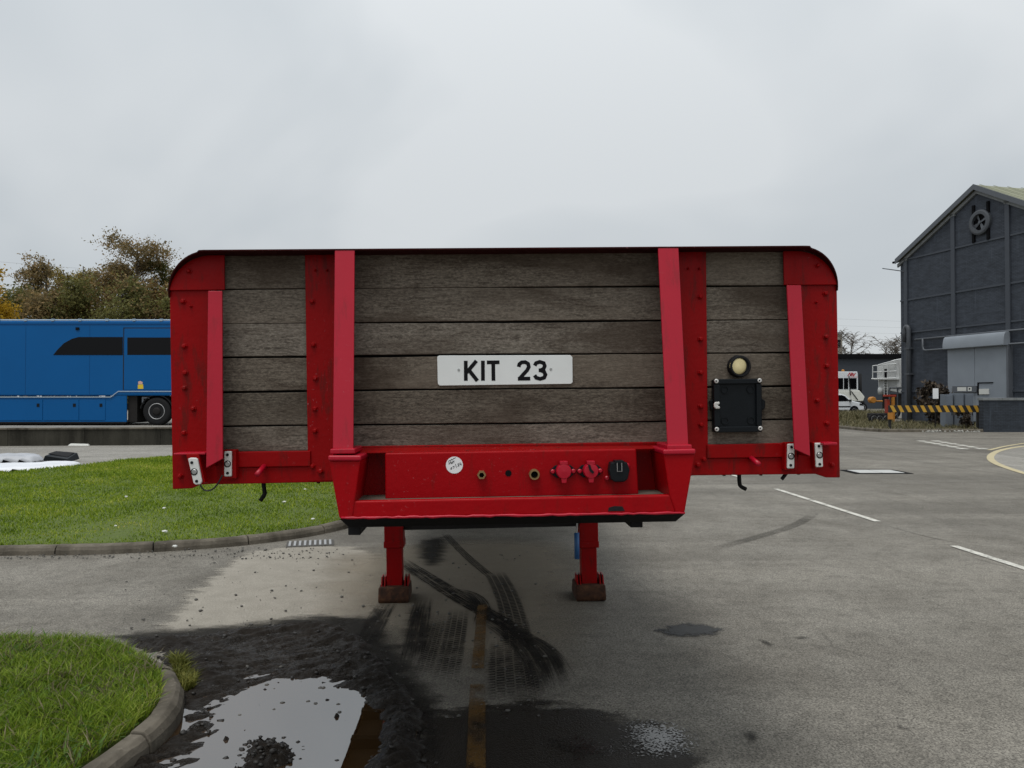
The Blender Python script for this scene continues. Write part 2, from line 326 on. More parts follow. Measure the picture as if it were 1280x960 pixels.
def brick(name, col, mort):
    s = NT(name); v = s.n("ShaderNodeTexCoord").outputs["Object"]
    b = s.n("ShaderNodeTexBrick", {"Vector": s.n("ShaderNodeMapping", {"Vector": v, "Rotation": (math.pi / 2, 0, 0)}).outputs[0], "Scale": 1.0,
             "Color1": (*col, 1), "Color2": (*[x * 1.28 for x in col], 1), "Mortar": (*mort, 1), "Mortar Size": 0.010, "Brick Width": 0.225, "Row Height": 0.075})
    n = s.noise(v, 0.9, 6, 0.65); st = s.noise(s.mapv(v, (1.6, 1.6, 6.0)), 1.0, 5, 0.7)
    c = s.mix(s.ramp(n, [(0.38, 0.0), (0.70, 0.5)]), b.outputs["Color"], tuple(x * 1.5 for x in col))
    c = s.mix(s.ramp(st, [(0.40, 0.6), (0.56, 0.0)]), c, tuple(x * 0.5 for x in col))
    c = s.mix(s.ramp(s.noise(s.mapv(v, (5, 5, 0.35)), 1.0, 5, 0.65), [(0.56, 0.0), (0.72, 0.5)]), c, tuple(x * 1.9 for x in col))
    s.done(s.bsdf(c, 0.75, 0, s.bump(b.outputs["Fac"], -0.5, 0.01), 0.35))
brick("painted_brick", (0.044, 0.052, 0.066), (0.022, 0.025, 0.032))
brick("painted_brick_wall", (0.030, 0.037, 0.047), (0.016, 0.018, 0.023))
plain("grey_trim", (0.095, 0.104, 0.118), 0.6, var=0.15, scale=3)
plain("pier_paint", (0.048, 0.056, 0.070), 0.65, var=0.2, scale=3)
plain("pipe_paint", (0.060, 0.066, 0.076), 0.55, var=0.2, scale=3)
plain("grey_sheet_metal", (0.225, 0.25, 0.28), 0.6, var=0.16, scale=1.2, bump=0.15)
plain("cabinet_grey", (0.135, 0.155, 0.180), 0.6, var=0.25, scale=2)
plain("roof_sheet", (0.22, 0.225, 0.15), 0.85, var=0.3, scale=1.3)
plain("dark_cladding", (0.034, 0.041, 0.052), 0.7, var=0.15, scale=0.4)
plain("dark_fascia", (0.006, 0.006, 0.007), 0.9, spec=0.1)
plain("beige_render", (0.27, 0.245, 0.20), 0.9)
plain("barrier_yellow", (0.50, 0.28, 0.025), 0.6, var=0.25, scale=9)
plain("barrier_black", (0.012, 0.011, 0.010), 0.7)
plain("orange_paint", (0.42, 0.17, 0.02), 0.6, var=0.3, scale=9)
plain("red_machine", (0.30, 0.03, 0.012), 0.6, var=0.3, scale=9)
plain("white_van_paint", (0.66, 0.68, 0.70), 0.3, var=0.04, coat=0.4)
plain("cream_paint", (0.66, 0.66, 0.60), 0.4, var=0.1)
plain("dark_glass", (0.004, 0.004, 0.005), 0.06, var=0.1, spec=0.14)
plain("tank_silver", (0.58, 0.59, 0.58), 0.5, 0.1, var=0.2, scale=1.5)
plain("logo_red", (0.42, 0.02, 0.03), 0.5)
plain("blue_coach_paint", (0.0005, 0.088, 0.275), 0.35, var=0.15, scale=0.35, spec=0.2)
plain("blue_seam", (0.001, 0.055, 0.18), 0.4, spec=0.2)
plain("roof_white", (0.36, 0.46, 0.58), 0.5)
plain("stripe_silver", (0.30, 0.38, 0.46), 0.45)
plain("yellow_print", (0.70, 0.50, 0.02), 0.5); plain("pink_print", (0.62, 0.38, 0.32), 0.5)
plain("rim_steel", (0.40, 0.40, 0.40), 0.5, 0.5, var=0.2, scale=12)
plain("white_sheet", (0.70, 0.71, 0.73), 0.45, var=0.1, scale=2)
plain("grey_sheet", (0.40, 0.41, 0.43), 0.5, var=0.25, scale=3)
plain("litter_white", (0.62, 0.62, 0.58), 0.6, var=0.2, scale=30)
plain("asphalt_grey", (0.075, 0.07, 0.062), 0.9, var=0.3)
plain("rubble_grey", (0.30, 0.29, 0.26), 0.9, var=0.5, scale=9)
plain("clod_mud", (0.018, 0.015, 0.012), 0.5, var=0.5, scale=30, bump=0.6)
plain("grit_stone", (0.10, 0.095, 0.085), 0.9, var=0.6, scale=40)
plain("cover_steel", (0.46, 0.46, 0.44), 0.6, 0.1, var=0.15, scale=6)
plain("cable_black", (0.01, 0.01, 0.01), 0.5)
plain("wire_grey", (0.20, 0.21, 0.22), 0.6)

# ------------------------------------------------------------------ mesh helpers
class MB:
    def __init__(s): s.v = []; s.f = []
    def add(s, vs, fs):
        o = len(s.v); s.v += [tuple(p) for p in vs]; s.f += [tuple(i + o for i in f) for f in fs]; return s
    def box(s, x0, x1, y0, y1, z0, z1):
        return s.hexa([(x0, y0, z0), (x1, y0, z0), (x1, y1, z0), (x0, y1, z0)], [(x0, y0, z1), (x1, y0, z1), (x1, y1, z1), (x0, y1, z1)])
    def hexa(s, b, t):
        return s.add(list(b) + list(t), [(3, 2, 1, 0), (4, 5, 6, 7), (0, 1, 5, 4), (1, 2, 6, 5), (2, 3, 7, 6), (3, 0, 4, 7)])
    def prism(s, a, b):
        """two matching outlines joined into a solid"""
        n = len(a); fs = [tuple(range(n)), tuple(range(2 * n - 1, n - 1, -1))]
        fs += [(i, n + i, n + (i + 1) % n, (i + 1) % n) for i in range(n)]
        return s.add(list(a) + list(b), fs)
    def slab(s, poly, y0, y1):            # outline in x-z, depth along y
        return s.prism([(x, y0, z) for x, z in poly], [(x, y1, z) for x, z in poly])
    def plan(s, poly, z0, z1):            # outline in x-y, height along z
        return s.prism([(x, y, z0) for x, y in poly], [(x, y, z1) for x, y in poly])
    def tube(s, path, r, n=8, caps=True):
        path = [Vector(p) for p in path]; rs = r if isinstance(r, (list, tuple)) else [r] * len(path)
        vs = []; up = None
        for i, p in enumerate(path):
            d = (path[min(i + 1, len(path) - 1)] - path[max(i - 1, 0)])
            d = d.normalized() if d.length > 1e-9 else Vector((0, 0, 1))
            if up is None: up = d.orthogonal().normalized()
            up = (up - d * up.dot(d)); up = up.normalized() if up.length > 1e-6 else d.orthogonal().normalized()
            w = d.cross(up)
            for k in range(n):
                a = 2 * math.pi * k / n
                vs.append(p + (up * math.cos(a) + w * math.sin(a)) * rs[i])
        fs = [(i * n + k, i * n + (k + 1) % n, (i + 1) * n + (k + 1) % n, (i + 1) * n + k) for i in range(len(path) - 1) for k in range(n)]
        if caps:
            fs += [tuple(range(n - 1, -1, -1)), tuple((len(path) - 1) * n + k for k in range(n))]
        return s.add(vs, fs)
    def lathe(s, prof, c, axis='y', n=24):
        """profile of (radius, offset along the axis) turned about the axis through c"""
        c = Vector(c); vs = []
        for r, o in prof:
            for k in range(n):
                a = 2 * math.pi * k / n; p, q = r * math.cos(a), r * math.sin(a)
                vs.append(c + (Vector((p, o, q)) if axis == 'y' else Vector((o, p, q)) if axis == 'x' else Vector((p, q, o))))
        m = len(prof)
        fs = [(i * n + k, i * n + (k + 1) % n, (i + 1) * n + (k + 1) % n, (i + 1) * n + k) for i in range(m - 1) for k in range(n)]
        fs += [tuple(range(n - 1, -1, -1)), tuple((m - 1) * n + k for k in range(n))]
        return s.add(vs, fs)
    def xf(s, M): s.v = [tuple(M @ Vector(p)) for p in s.v]; return s
    def build(s, name, mat, parent=None, smooth=False, bevel=0.0, seg=2, recalc=True):
        me = bpy.data.meshes.new(name); me.from_pydata(s.v, [], s.f)
        if recalc:
            bm = bmesh.new(); bm.from_mesh(me); bmesh.ops.recalc_face_normals(bm, faces=bm.faces); bm.to_mesh(me); bm.free()
        return link(name, me, mat, parent, smooth, bevel, seg)
def link(name, me, mat, parent=None, smooth=False, bevel=0.0, seg=2):
    if mat: me.materials.append(MATS[mat])
    o = bpy.data.objects.new(name, me); COL.objects.link(o)
    if parent: o.parent = parent
    if smooth: me.polygons.foreach_set("use_smooth", [True] * len(me.polygons))
    if bevel:
        b = o.modifiers.new("bevel", 'BEVEL'); b.width = bevel; b.segments = seg; b.limit_method = 'ANGLE'; b.angle_limit = R(35)
    return o
def np_mesh(name, V, Fc, mat, parent=None, smooth=False, attrs=None):
    me = bpy.data.meshes.new(name); k = Fc.shape[1]
    me.vertices.add(len(V)); me.vertices.foreach_set("co", V.astype(np.float32).ravel())
    me.loops.add(Fc.size); me.loops.foreach_set("vertex_index", Fc.astype(np.int32).ravel())
    me.polygons.add(len(Fc)); me.polygons.foreach_set("loop_start", np.arange(0, Fc.size, k, dtype=np.int32))
    for nme, val in (attrs or {}).items():
        at = me.attributes.new(nme, 'FLOAT', 'POINT'); at.data.foreach_set("value", val.astype(np.float32))
    me.update(calc_edges=True); me.validate()
    return link(name, me, mat, parent, smooth)
def empty(name, loc=(0, 0, 0), rz=0.0):
    o = bpy.data.objects.new(name, None); COL.objects.link(o); o.location = loc; o.rotation_euler = (0, 0, rz); o.empty_display_size = 0.2; return o
def tag(o, label=None, cat=None, group=None, kind=None):
    for k, v in (("label", label), ("category", cat), ("group", group), ("kind", kind)):
        if v: o[k] = v
    return o
def children(o): return [c for c in bpy.data.objects if c.parent == o]
def copy_tree(o, parent=None):
    c = o.copy(); COL.objects.link(c); c.parent = parent
    for ch in children(o): copy_tree(ch, c)
    return c

# ---- 2-D numpy helpers
def sdist(X, Y, poly):
    """signed distance to a polygon, positive inside"""
    d = np.full(X.shape, 1e9); inside = np.zeros(X.shape, bool); n = len(poly)
    for i in range(n):
        x0, y0 = poly[i]; x1, y1 = poly[(i + 1) % n]
        ex, ey = x1 - x0, y1 - y0; t = np.clip(((X - x0) * ex + (Y - y0) * ey) / (ex * ex + ey * ey + 1e-12), 0, 1)
        d = np.minimum(d, np.hypot(X - x0 - t * ex, Y - y0 - t * ey))
        cond = ((y0 > Y) != (y1 > Y)) & (X < (x1 - x0) * (Y - y0) / (y1 - y0 + 1e-12) + x0)
        inside ^= cond
    return np.where(inside, d, -d)
def vnoise(X, Y, scale, seed=0):
    r = np.random.default_rng(seed).random((256, 256)); x = X * scale + 1000.3; y = Y * scale + 1000.7
    xi = np.floor(x).astype(int); yi = np.floor(y).astype(int); fx = x - xi; fy = y - yi
    fx = fx * fx * (3 - 2 * fx); fy = fy * fy * (3 - 2 * fy); g = lambda a, b: r[a % 256, b % 256]
    return (g(xi, yi) * (1 - fx) + g(xi + 1, yi) * fx) * (1 - fy) + (g(xi, yi + 1) * (1 - fx) + g(xi + 1, yi + 1) * fx) * fy
def fbm(X, Y, scale, oct=4, seed=0, rough=0.5):
    s = 0; a = 1; t = 0
    for o in range(oct): s = s + a * vnoise(X, Y, scale * 2 ** o, seed + o); t += a; a *= rough
    return s / t
def smooth(p, n=4):
    for _ in range(n):
        q = []
        for i in range(len(p) - 1):
            a, b = p[i], p[i + 1]
            q += [tuple(a[k] * .75 + b[k] * .25 for k in range(len(a))), tuple(a[k] * .25 + b[k] * .75 for k in range(len(a)))]
        p = [p[0]] + q + [p[-1]]
    return p

# ================================================================== THE GROUND
ground = MB().add([(-700, -300, 0), (700, -300, 0), (700, 1200, 0), (-700, 1200, 0)], [(0, 1, 2, 3)]).build("ground", "asphalt", recalc=False)
tag(ground, "weathered grey asphalt yard", None, None, "structure")

def blotch(name, poly, mat, z, res=0.03, grow=0.2, smoothn=2):
    poly = smooth(list(poly) + [poly[0]], smoothn) if smoothn else poly
    a = np.array(poly); x0, y0 = a.min(0) - grow; x1, y1 = a.max(0) + grow
    nx, ny = max(3, int((x1 - x0) / res)), max(3, int((y1 - y0) / res))
    X, Y = np.meshgrid(np.linspace(x0, x1, nx), np.linspace(y0, y1, ny)); d = sdist(X, Y, [tuple(p) for p in poly])
    idx = np.arange(nx * ny).reshape(ny, nx)
    q = np.stack([idx[:-1, :-1], idx[:-1, 1:], idx[1:, 1:], idx[1:, :-1]], -1).reshape(-1, 4)
    q = q[(d.ravel()[q] > -grow).any(1)]
    used, inv = np.unique(q, return_inverse=True)
    V = np.stack([X.ravel(), Y.ravel(), np.full(nx * ny, z)], 1)[used]
    return np_mesh(name, V, inv.reshape(-1, 4), mat, ground, attrs={"d": d.ravel()[used]})
def gpoly(pts, z=0.0): return [gp(x, y, z) for x, y in pts]
def ribbon(name, path, w, mat, z, fade=0.25):
    path = [Vector((*p, 0)) for p in smooth(path, 3)]
    L_ = [0]
    for a, b in zip(path, path[1:]): L_.append(L_[-1] + (b - a).length)
    vs, uv, fd = [], [], []
    for i, p in enumerate(path):
        t = (path[min(i + 1, len(path) - 1)] - path[max(i - 1, 0)]).normalized(); nrm = Vector((-t.y, t.x, 0))
        f = min(1, L_[i] / fade, (L_[-1] - L_[i]) / fade) if fade else 1
        for sgn, u in ((-1, 0), (1, 1)):
            q = p + nrm * sgn * w / 2; vs.append((q.x, q.y, z)); uv.append((u, L_[i])); fd.append(f)
    fs = np.array([(2 * i, 2 * i + 1, 2 * i + 3, 2 * i + 2) for i in range(len(path) - 1)])
    o = np_mesh(name, np.array(vs), fs, mat, ground, attrs={"d": np.array(fd)})
    ul = o.data.uv_layers.new(name="UVMap")
    for lp in o.data.loops: ul.data[lp.index].uv = uv[lp.vertex_index]
    return o

# paler worn surfaces
blotch("worn_concrete_patch", gpoly([(355, 683), (430, 681), (478, 690), (484, 740), (470, 790), (380, 800), (300, 800), (190, 792), (205, 770), (250, 725), (296, 690)]), "worn_concrete", 0.004, 0.05, 0.25, 1)
blotch("brown_dust", gpoly([(395, 700), (520, 672), (720, 672), (760, 720), (740, 800), (700, 870), (480, 830), (380, 775)]), "brown_dust", 0.0055, 0.06, 0.5)
blotch("grey_scuff", gpoly([(880, 604), (1040, 602), (1040, 604.5), (880, 606.5)]), "grey_scuff", 0.004, 0.08, 0.12)
blotch("asphalt_repair", gpoly([(818, 788), (845, 779), (880, 780), (907, 786), (905, 795), (860, 797), (830, 796)]), "asphalt_repair", 0.006, 0.02, 0.06)
for pts in ([(943, 797), (958, 800), (972, 808), (955, 809)], [(988, 798), (1003, 795), (1016, 799), (1000, 801)], [(925, 915), (945, 912), (955, 925), (940, 932), (930, 926)],
            [(1112, 896), (1135, 899), (1130, 902)], [(1120, 906), (1145, 912), (1128, 916)], [(855, 880), (872, 884), (860, 888)], [(862, 896), (878, 898), (866, 902)]):
    blotch("dark_spot", gpoly(pts), "dark_stain", 0.006, 0.012, 0.05)
# wet dark run-off in the foreground
blotch("wet_stain", gpoly([(520, 872), (560, 890), (640, 872), (720, 880), (790, 893), (850, 915), (890, 945), (900, 990), (860, 1040), (540, 1040), (500, 950)]), "wet_stain", 0.007, 0.03, 0.2)
blotch("wet_gloss", gpoly([(795, 913), (815, 908), (850, 917), (855, 930), (825, 944), (800, 938)]), "wet_gloss", 0.010, 0.012, 0.08)
blotch("wet_gloss", gpoly([(690, 930), (740, 926), (780, 940), (720, 952)]), "sparse_gloss", 0.0095, 0.015, 0.12)
blotch("wet_gloss", gpoly([(520, 880), (548, 890), (546, 960), (520, 940)]), "sparse_gloss", 0.0095, 0.015, 0.12)
blotch("mud_film", gpoly([(420, 772), (466, 768), (498, 798), (530, 842), (556, 868), (556, 900), (500, 900), (430, 850), (380, 800)]), "mud_film", 0.008, 0.03, 0.25)
blotch("mud_film", gpoly([(130, 796), (200, 786), (300, 780), (380, 768), (450, 768), (470, 790), (400, 800), (250, 806), (160, 812)]), "mud_film", 0.0075, 0.03, 0.2)
blotch("mud_film", gpoly([(520, 676), (566, 668), (560, 705), (535, 712), (518, 700)]), "mud_film", 0.008, 0.03, 0.2)
blotch("mud_film", gpoly([(508, 764), (535, 754), (530, 785), (512, 815), (494, 810)]), "mud_film", 0.0085, 0.03, 0.15)
blotch("moss_strip", gpoly([(45, 687), (130, 685), (250, 680), (330, 673), (330, 676), (250, 685), (140, 690), (60, 692)]), "moss", 0.006, 0.04, 0.12)
# tyre marks
def tm(pts, w, mat, z, fade=0.25): ribbon("tyre_mark", [gp(*p) for p in pts], w, mat, z, fade)
tm([(556, 668), (580, 694), (616, 724)], 0.10, "tyre_tread_mud", 0.010)
tm([(498, 700), (535, 724), (575, 748), (630, 780)], 0.20, "tyre_smear_mud", 0.0105, 0.5)
tm([(560, 742), (610, 768), (655, 796), (684, 822), (700, 862)], 0.17, "tyre_smear_mud", 0.0108, 0.4)
tm([(600, 772), (640, 796), (668, 826), (682, 872)], 0.17, "tyre_smear_mud", 0.0110, 0.4)
tm([(590, 760), (640, 788), (690, 812), (712, 850)], 0.10, "tyre_smear_mud", 0.0112, 0.3)
tm([(548, 738), (590, 742), (606, 762), (600, 786)], 0.15, "tyre_smear_mud", 0.0113, 0.3)
tm([(618, 716), (634, 745), (646, 790), (648, 815)], 0.22, "tyre_tread_mud", 0.0115, 0.3)
tm([(574, 762), (568, 800), (556, 856)], 0.17, "tyre_tread_mud", 0.0118, 0.4)
tm([(550, 768), (540, 805), (526, 850)], 0.12, "tyre_tread_mud", 0.0120, 0.4)
tm([(630, 800), (631, 840), (634, 884)], 0.22, "tyre_tread_mud", 0.0122, 0.4)
tm([(656, 818), (662, 850), (668, 884)], 0.10, "tyre_tread_mud", 0.0124, 0.3)
tm([(486, 752), (472, 775), (452, 815)], 0.18, "tyre_smear_mud", 0.0126, 0.35)
tm([(530, 748), (522, 790), (512, 840)], 0.17, "tyre_smear_mud", 0.0128, 0.4)
tm([(1020, 640), (1000, 655), (960, 668), (880, 690)], 0.16, "faint_scuff", 0.0045, 0.8)
for t in ([(1090, 652), (1180, 678), (1290, 690)],): tm(t, 0.05, "faint_scuff", 0.005, 1.2)
# painted lines
def quad_line(name, a, b, w, mat, z):
    a, b = Vector(a), Vector(b); t = (b - a).normalized(); n = Vector((-t.y, t.x)) * w / 2
    pts = [a + n, a - n, b - n, b + n]
    return MB().add([(p.x, p.y, z) for p in pts], [(0, 1, 2, 3)]).build(name, mat, ground, recalc=False)
ax, ay = gp(970, 611.5); bx_, by_ = gp(1093, 651); dl = Vector((bx_ - ax, by_ - ay)).normalized(); p0 = Vector((ax, ay))
for s0 in (-11.1, -5.5, 0.0, 5.2, 10.7): quad_line("white_dash", p0 + dl * s0, p0 + dl * (s0 + 3.55), 0.095, "white_line", 0.008)
quad_line("yellow_line", gp(592, 1100), gp(597, 858), 0.088, "old_yellow_line", 0.0125)
quad_line("yellow_line", gp(597, 838), gp(603, 758), 0.075, "old_yellow_line", 0.0132)
for (a, b) in (((1150, 551), (1211, 562.5)), ((1168, 551), (1236, 562.5))):
    A, B = Vector(gp(*a)), Vector(gp(*b)); n = 6
    for i in range(n):
        quad_line("give_way_dash", A.lerp(B, i / n), A.lerp(B, (i + 0.62) / n), 0.28, "white_line", 0.008)
def strip(name, pts, w, mat, z):
    p = [Vector(q) for q in smooth([gp(*q) for q in pts], 3)]; vs = []
    for i, q in enumerate(p):
        t = (p[min(i + 1, len(p) - 1)] - p[max(i - 1, 0)]).normalized(); n = Vector((-t.y, t.x)) * w / 2
        vs += [(q.x + n.x, q.y + n.y, z), (q.x - n.x, q.y - n.y, z)]
    return MB().add(vs, [(2 * i, 2 * i + 1, 2 * i + 3, 2 * i + 2) for i in range(len(p) - 1)]).build(name, mat, ground, recalc=False)
edge_px = [(1400, 549), (1300, 555.5), (1256, 561), (1238, 568), (1238, 577), (1266, 588), (1310, 600), (1420, 628)]
strip("yellow_line", edge_px, 0.17, "yellow_line", 0.010)
strip("yellow_line", [(1400, 546), (1300, 551.5), (1258, 557.5), (1236, 563)], 0.12, "yellow_line", 0.0092)
apron = [gp(*p) for p in smooth(edge_px, 2)]
MB().add([(x, y, 0.005) for x, y in apron], [tuple(range(len(apron)))]).build("concrete_apron", "pale_concrete", ground, recalc=True)
# access road in front of the ledge
rd = [(-60, 9.5), (-16, 11.8), (-11, 13.2), (-9, 15.2), (-7.8, 18.2), (-4, 20.6), (1, 24), (-2, 29), (-60, 29)]
tag(MB().add([(x, y, 0.006) for x, y in rd], [tuple(range(len(rd)))]).build("access_road", "pale_concrete"), "pale concrete road behind the lawn", None, None, "structure")
# manhole plate in the asphalt
mh = empty("manhole_cover", (*gp(1094, 590), 0)); tag(mh, "pale square steel access cover set in the asphalt right of the trailer", "manhole cover")
MB().plan([(-0.62, -0.42), (0.62, -0.42), (0.62, 0.42), (-0.62, 0.42)], 0.0, 0.010).build("frame", "dark_fascia", mh)
for sx in (-1, 1): MB().box(min(0.012 * sx, 0.48 * sx), max(0.012 * sx, 0.48 * sx), -0.32, 0.30, 0.005, 0.018).build("cover_plate", "cover_steel", mh, bevel=0.003)

# ------------------------------------------------------------------ mud and puddle (real relief)
def make_mud():
    x0, x1, y0, y1 = -2.65, 0.35, 2.75, 5.95; res = 0.0115
    nx, ny = int((x1 - x0) / res), int((y1 - y0) / res)
    X, Y = np.meshgrid(np.linspace(x0, x1, nx), np.linspace(y0, y1, ny))
    mudp = smooth(gpoly([(130, 803), (205, 795), (262, 793), (330, 782), (380, 777), (432, 779), (468, 797), (505, 832), (532, 866), (548, 905), (556, 960), (560, 1090), (60, 1090), (130, 965), (205, 905), (212, 876), (212, 848), (190, 818)]) + [gp(130, 803)], 2)
    pud = smooth(gpoly([(313, 868), (335, 852), (398, 856), (436, 866), (460, 878), (474, 898), (474, 922), (466, 942), (450, 972), (405, 1030), (300, 1020), (225, 1000), (252, 948), (276, 915), (290, 890)]) + [gp(313, 868)], 2)
    isl = smooth(gpoly([(300, 950), (318, 935), (345, 929), (368, 934), (376, 945), (362, 962), (330, 975), (300, 970)]) + [gp(300, 950)], 2)
    film = smooth(gpoly([(225, 900), (262, 872), (300, 868), (300, 880), (262, 920), (215, 970), (170, 1000), (165, 960)]) + [gp(225, 900)], 2)
    d = sdist(X, Y, mudp) + (fbm(X, Y, 5, 4, 3) - 0.5) * 0.22
    dp = sdist(X, Y, pud) + (fbm(X, Y, 6, 3, 11, 0.4) - 0.5) * 0.09
    di = sdist(X, Y, isl) + (fbm(X, Y, 16, 3, 15) - 0.5) * 0.10
    df = sdist(X, Y, film)
    st = lambda t: np.clip(t, 0, 1) ** 2 * (3 - 2 * np.clip(t, 0, 1))
    m = st(d / 0.16)
    ang = 0.62; U = X * math.cos(ang) + Y * math.sin(ang); W = -X * math.sin(ang) + Y * math.cos(ang)
    ridge = fbm(U * 0.22, W, 22, 3, 21) - 0.5
    lump = fbm(X, Y, 14, 4, 31, 0.6) - 0.5; grit = fbm(X, Y, 55, 2, 41) - 0.5; crumbs = np.clip(fbm(X, Y, 26, 2, 51) - 0.55, 0, 1)
    nearp = np.exp(-(np.clip(-dp, 0, 9) / 0.14) ** 2)
    h = -0.012 + m * (0.032 + 0.028 * lump + 0.046 * ridge + 0.012 * grit) + m * nearp * crumbs * 0.03
    h = h + m * 0.03 * np.exp(-((d - 0.20) / 0.10) ** 2) * (0.4 + fbm(X, Y, 3, 2, 61))
    # lower, half-drowned ruts left of the puddle
    h = np.where(df > -0.1, h - 0.024 * st((df + 0.1) / 0.15), h)
    basin = -0.004 + 0.006 * lump
    h = h * (1 - st((dp + 0.10) / 0.17)) + basin * st((dp + 0.10) / 0.17)
    h = np.maximum(h, np.where(di > -0.05, -0.02 + 0.055 * st((di + 0.05) / 0.12) + crumbs * 0.09 + 0.02 * lump, -1))
    # rare specks poking through the water
    sp = np.clip(fbm(X, Y, 19, 2, 71) - 0.80, 0, 1) * 0.5
    h = np.where((dp > 0.03), np.maximum(h, -0.004 + sp * 0.5), h)
    idx = np.arange(nx * ny).reshape(ny, nx)
    q = np.stack([idx[:-1, :-1], idx[:-1, 1:], idx[1:, 1:], idx[1:, :-1]], -1).reshape(-1, 4)
    q = q[(d.ravel()[q] > -0.03).any(1)]
    used, inv = np.unique(q, return_inverse=True)
    V = np.stack([X.ravel(), Y.ravel(), h.ravel()], 1)[used]
    o = np_mesh("mud", V, inv.reshape(-1, 4), "wet_mud", None, True)
    tag(o, "churned wet black mud around the puddle", None, None, "stuff")
    wv = smooth(gpoly([(215, 900), (262, 866), (320, 842), (400, 846), (480, 866), (520, 892), (522, 930), (486, 980), (430, 1060), (90, 1060)]), 1)
    w = MB().add([(x, y, 0.0135) for x, y in wv], [tuple(range(len(wv)))[::-1]]).build("puddle", "muddy_water", recalc=False)
    tag(w, "muddy puddle mirroring the sky and trailer", None, None, "structure")
    # crumbs of mud along the shore
    base = bmesh.new(); bmesh.ops.create_icosphere(base, subdivisions=1, radius=1.0)
    bv = np.array([v.co[:] for v in base.verts]); bf = np.array([[v.index for v in f.verts] for f in base.faces]); base.free()
    VV, FF = [], []; k = 0
    cand = np.argwhere((np.abs(dp) < 0.16) & (d > 0.05)); c2 = np.argwhere((di > -0.05)); c3 = np.argwhere((d > 0.0) & (dp < -0.05))
    pick = list(cand[rng.integers(0, len(cand), 170)]) + list(c2[rng.integers(0, len(c2), 160)]) + list(c3[rng.integers(0, len(c3), 200)])
    for (j, i) in pick:
        r = 0.003 + 0.012 * rng.random() ** 3
        if dp[j, i] > 0.0 and di[j, i] < -0.05 and rng.random() < 0.86: continue
        Mx = Matrix.Rotation(rng.random() * 6.28, 3, 'Z') @ Matrix.Rotation(rng.random() * 6.28, 3, 'X')
        p = (bv * (0.65 + 0.7 * rng.random((len(bv), 1)))) @ np.array(Mx) * r * np.array([1.2, 1.0, 0.8]) + [X[j, i], Y[j, i], max(h[j, i], 0.008) + r * 0.25]
        VV.append(p); FF.append(bf + k); k += len(bv)
    o = np_mesh("mud_clods", np.concatenate(VV), np.concatenate(FF), "clod_mud"); tag(o, "small crumbs of mud scattered round the puddle", None, None, "stuff")
    # loose grit on the asphalt near the kerbs
    VV, FF = [], []; k = 0
    for _ in range(900):
        if rng.random() < 0.55: px, py = rng.uniform(150, 700), rng.uniform(690, 905)
        else: px, py = rng.uniform(0, 430), rng.uniform(686, 700)
        x, y = gp(px, py); r = 0.0035 + 0.010 * rng.random() ** 3
        p = (bv * (0.7 + 0.6 * rng.random((len(bv), 1)))) * r * np.array([1.2, 1, 0.7]) + [x, y, 0.008 + r * 0.4]
        VV.append(p); FF.append(bf + k); k += len(bv)
    o = np_mesh("grit", np.concatenate(VV), np.concatenate(FF), "grit_stone"); tag(o, "loose grit strewn over the worn surface", None, None, "stuff")
make_mud()

# ------------------------------------------------------------------ lawns and kerbs
def blades(name, poly, n, h0, h1, w, z, mat, label, lean=0.45, clump=2.2, sizefn=None, parent=None):
    a = np.array(poly); lo, hi = a.min(0), a.max(0); pts = np.zeros((0, 2))
    while len(pts) < n:
        q = rng.uniform(lo, hi, (n * 2, 2)); q = q[sdist(q[:, 0], q[:, 1], poly) > 0.0]; pts = np.concatenate([pts, q])
    pts = pts[:n]; g = fbm(pts[:, 0], pts[:, 1], clump, 3, 5)
    H = (h0 + (h1 - h0) * rng.random(n)) * (0.45 + 1.1 * g)
    wd = w * (0.6 + 0.8 * rng.random(n))
    if sizefn is not None: k = sizefn(pts); H *= k; wd *= k
    th = rng.uniform(0, 2 * math.pi, n); ld = rng.uniform(0, 2 * math.pi, n); ln = H * lean * (0.3 + 1.4 * rng.random(n))
    s, c = np.sin(th), np.cos(th); zz = np.full(n, z) if np.isscalar(z) else z(pts)
    b0 = np.stack([pts[:, 0] - c * wd / 2, pts[:, 1] - s * wd / 2, zz], 1); b1 = np.stack([pts[:, 0] + c * wd / 2, pts[:, 1] + s * wd / 2, zz], 1)
    mo = np.stack([np.cos(ld) * ln * 0.35, np.sin(ld) * ln * 0.35, H * 0.6], 1); m0 = b0 + mo + np.stack([c, s, 0 * c], 1) * (wd * 0.12)[:, None]; m1 = b1 + mo - np.stack([c, s, 0 * c], 1) * (wd * 0.12)[:, None]
    tip = np.stack([pts[:, 0] + np.cos(ld) * ln, pts[:, 1] + np.sin(ld) * ln, zz + H], 1)
    V = np.stack([b0, b1, m0, m1, tip], 1).reshape(-1, 3); k = np.arange(n)[:, None] * 5
    Fc = np.concatenate([k + [0, 1, 3], k + [0, 3, 2], k + [2, 3, 4]], 1).reshape(-1, 3)
    o = np_mesh(name, V, Fc, mat, parent); 
    if label: tag(o, label, None, None, "stuff")
    return o
KH = 0.105
near_edge = [(-260, 780), (0, 787), (60, 791), (118, 796), (158, 806), (186, 824), (203, 848), (200, 880), (170, 912), (120, 945), (90, 968), (40, 1010), (-60, 1110)]
ne = smooth([gp(x, y, KH * 0.75) for x, y in near_edge], 2)
near_poly = ne + [gp(-500, 1110, 0.08)]
def turf(name, poly, z, label, side=0.12):
    # gently domed sheet with a soil skirt
    o = MB().plan(poly, -0.02, z).build(name, "turf_soil"); tag(o, label, None, None, "structure"); return o
def near_h(p):
    return np.interp(p[:, 1], [3.0, 4.6, 5.4], [0.095, 0.09, 0.012])
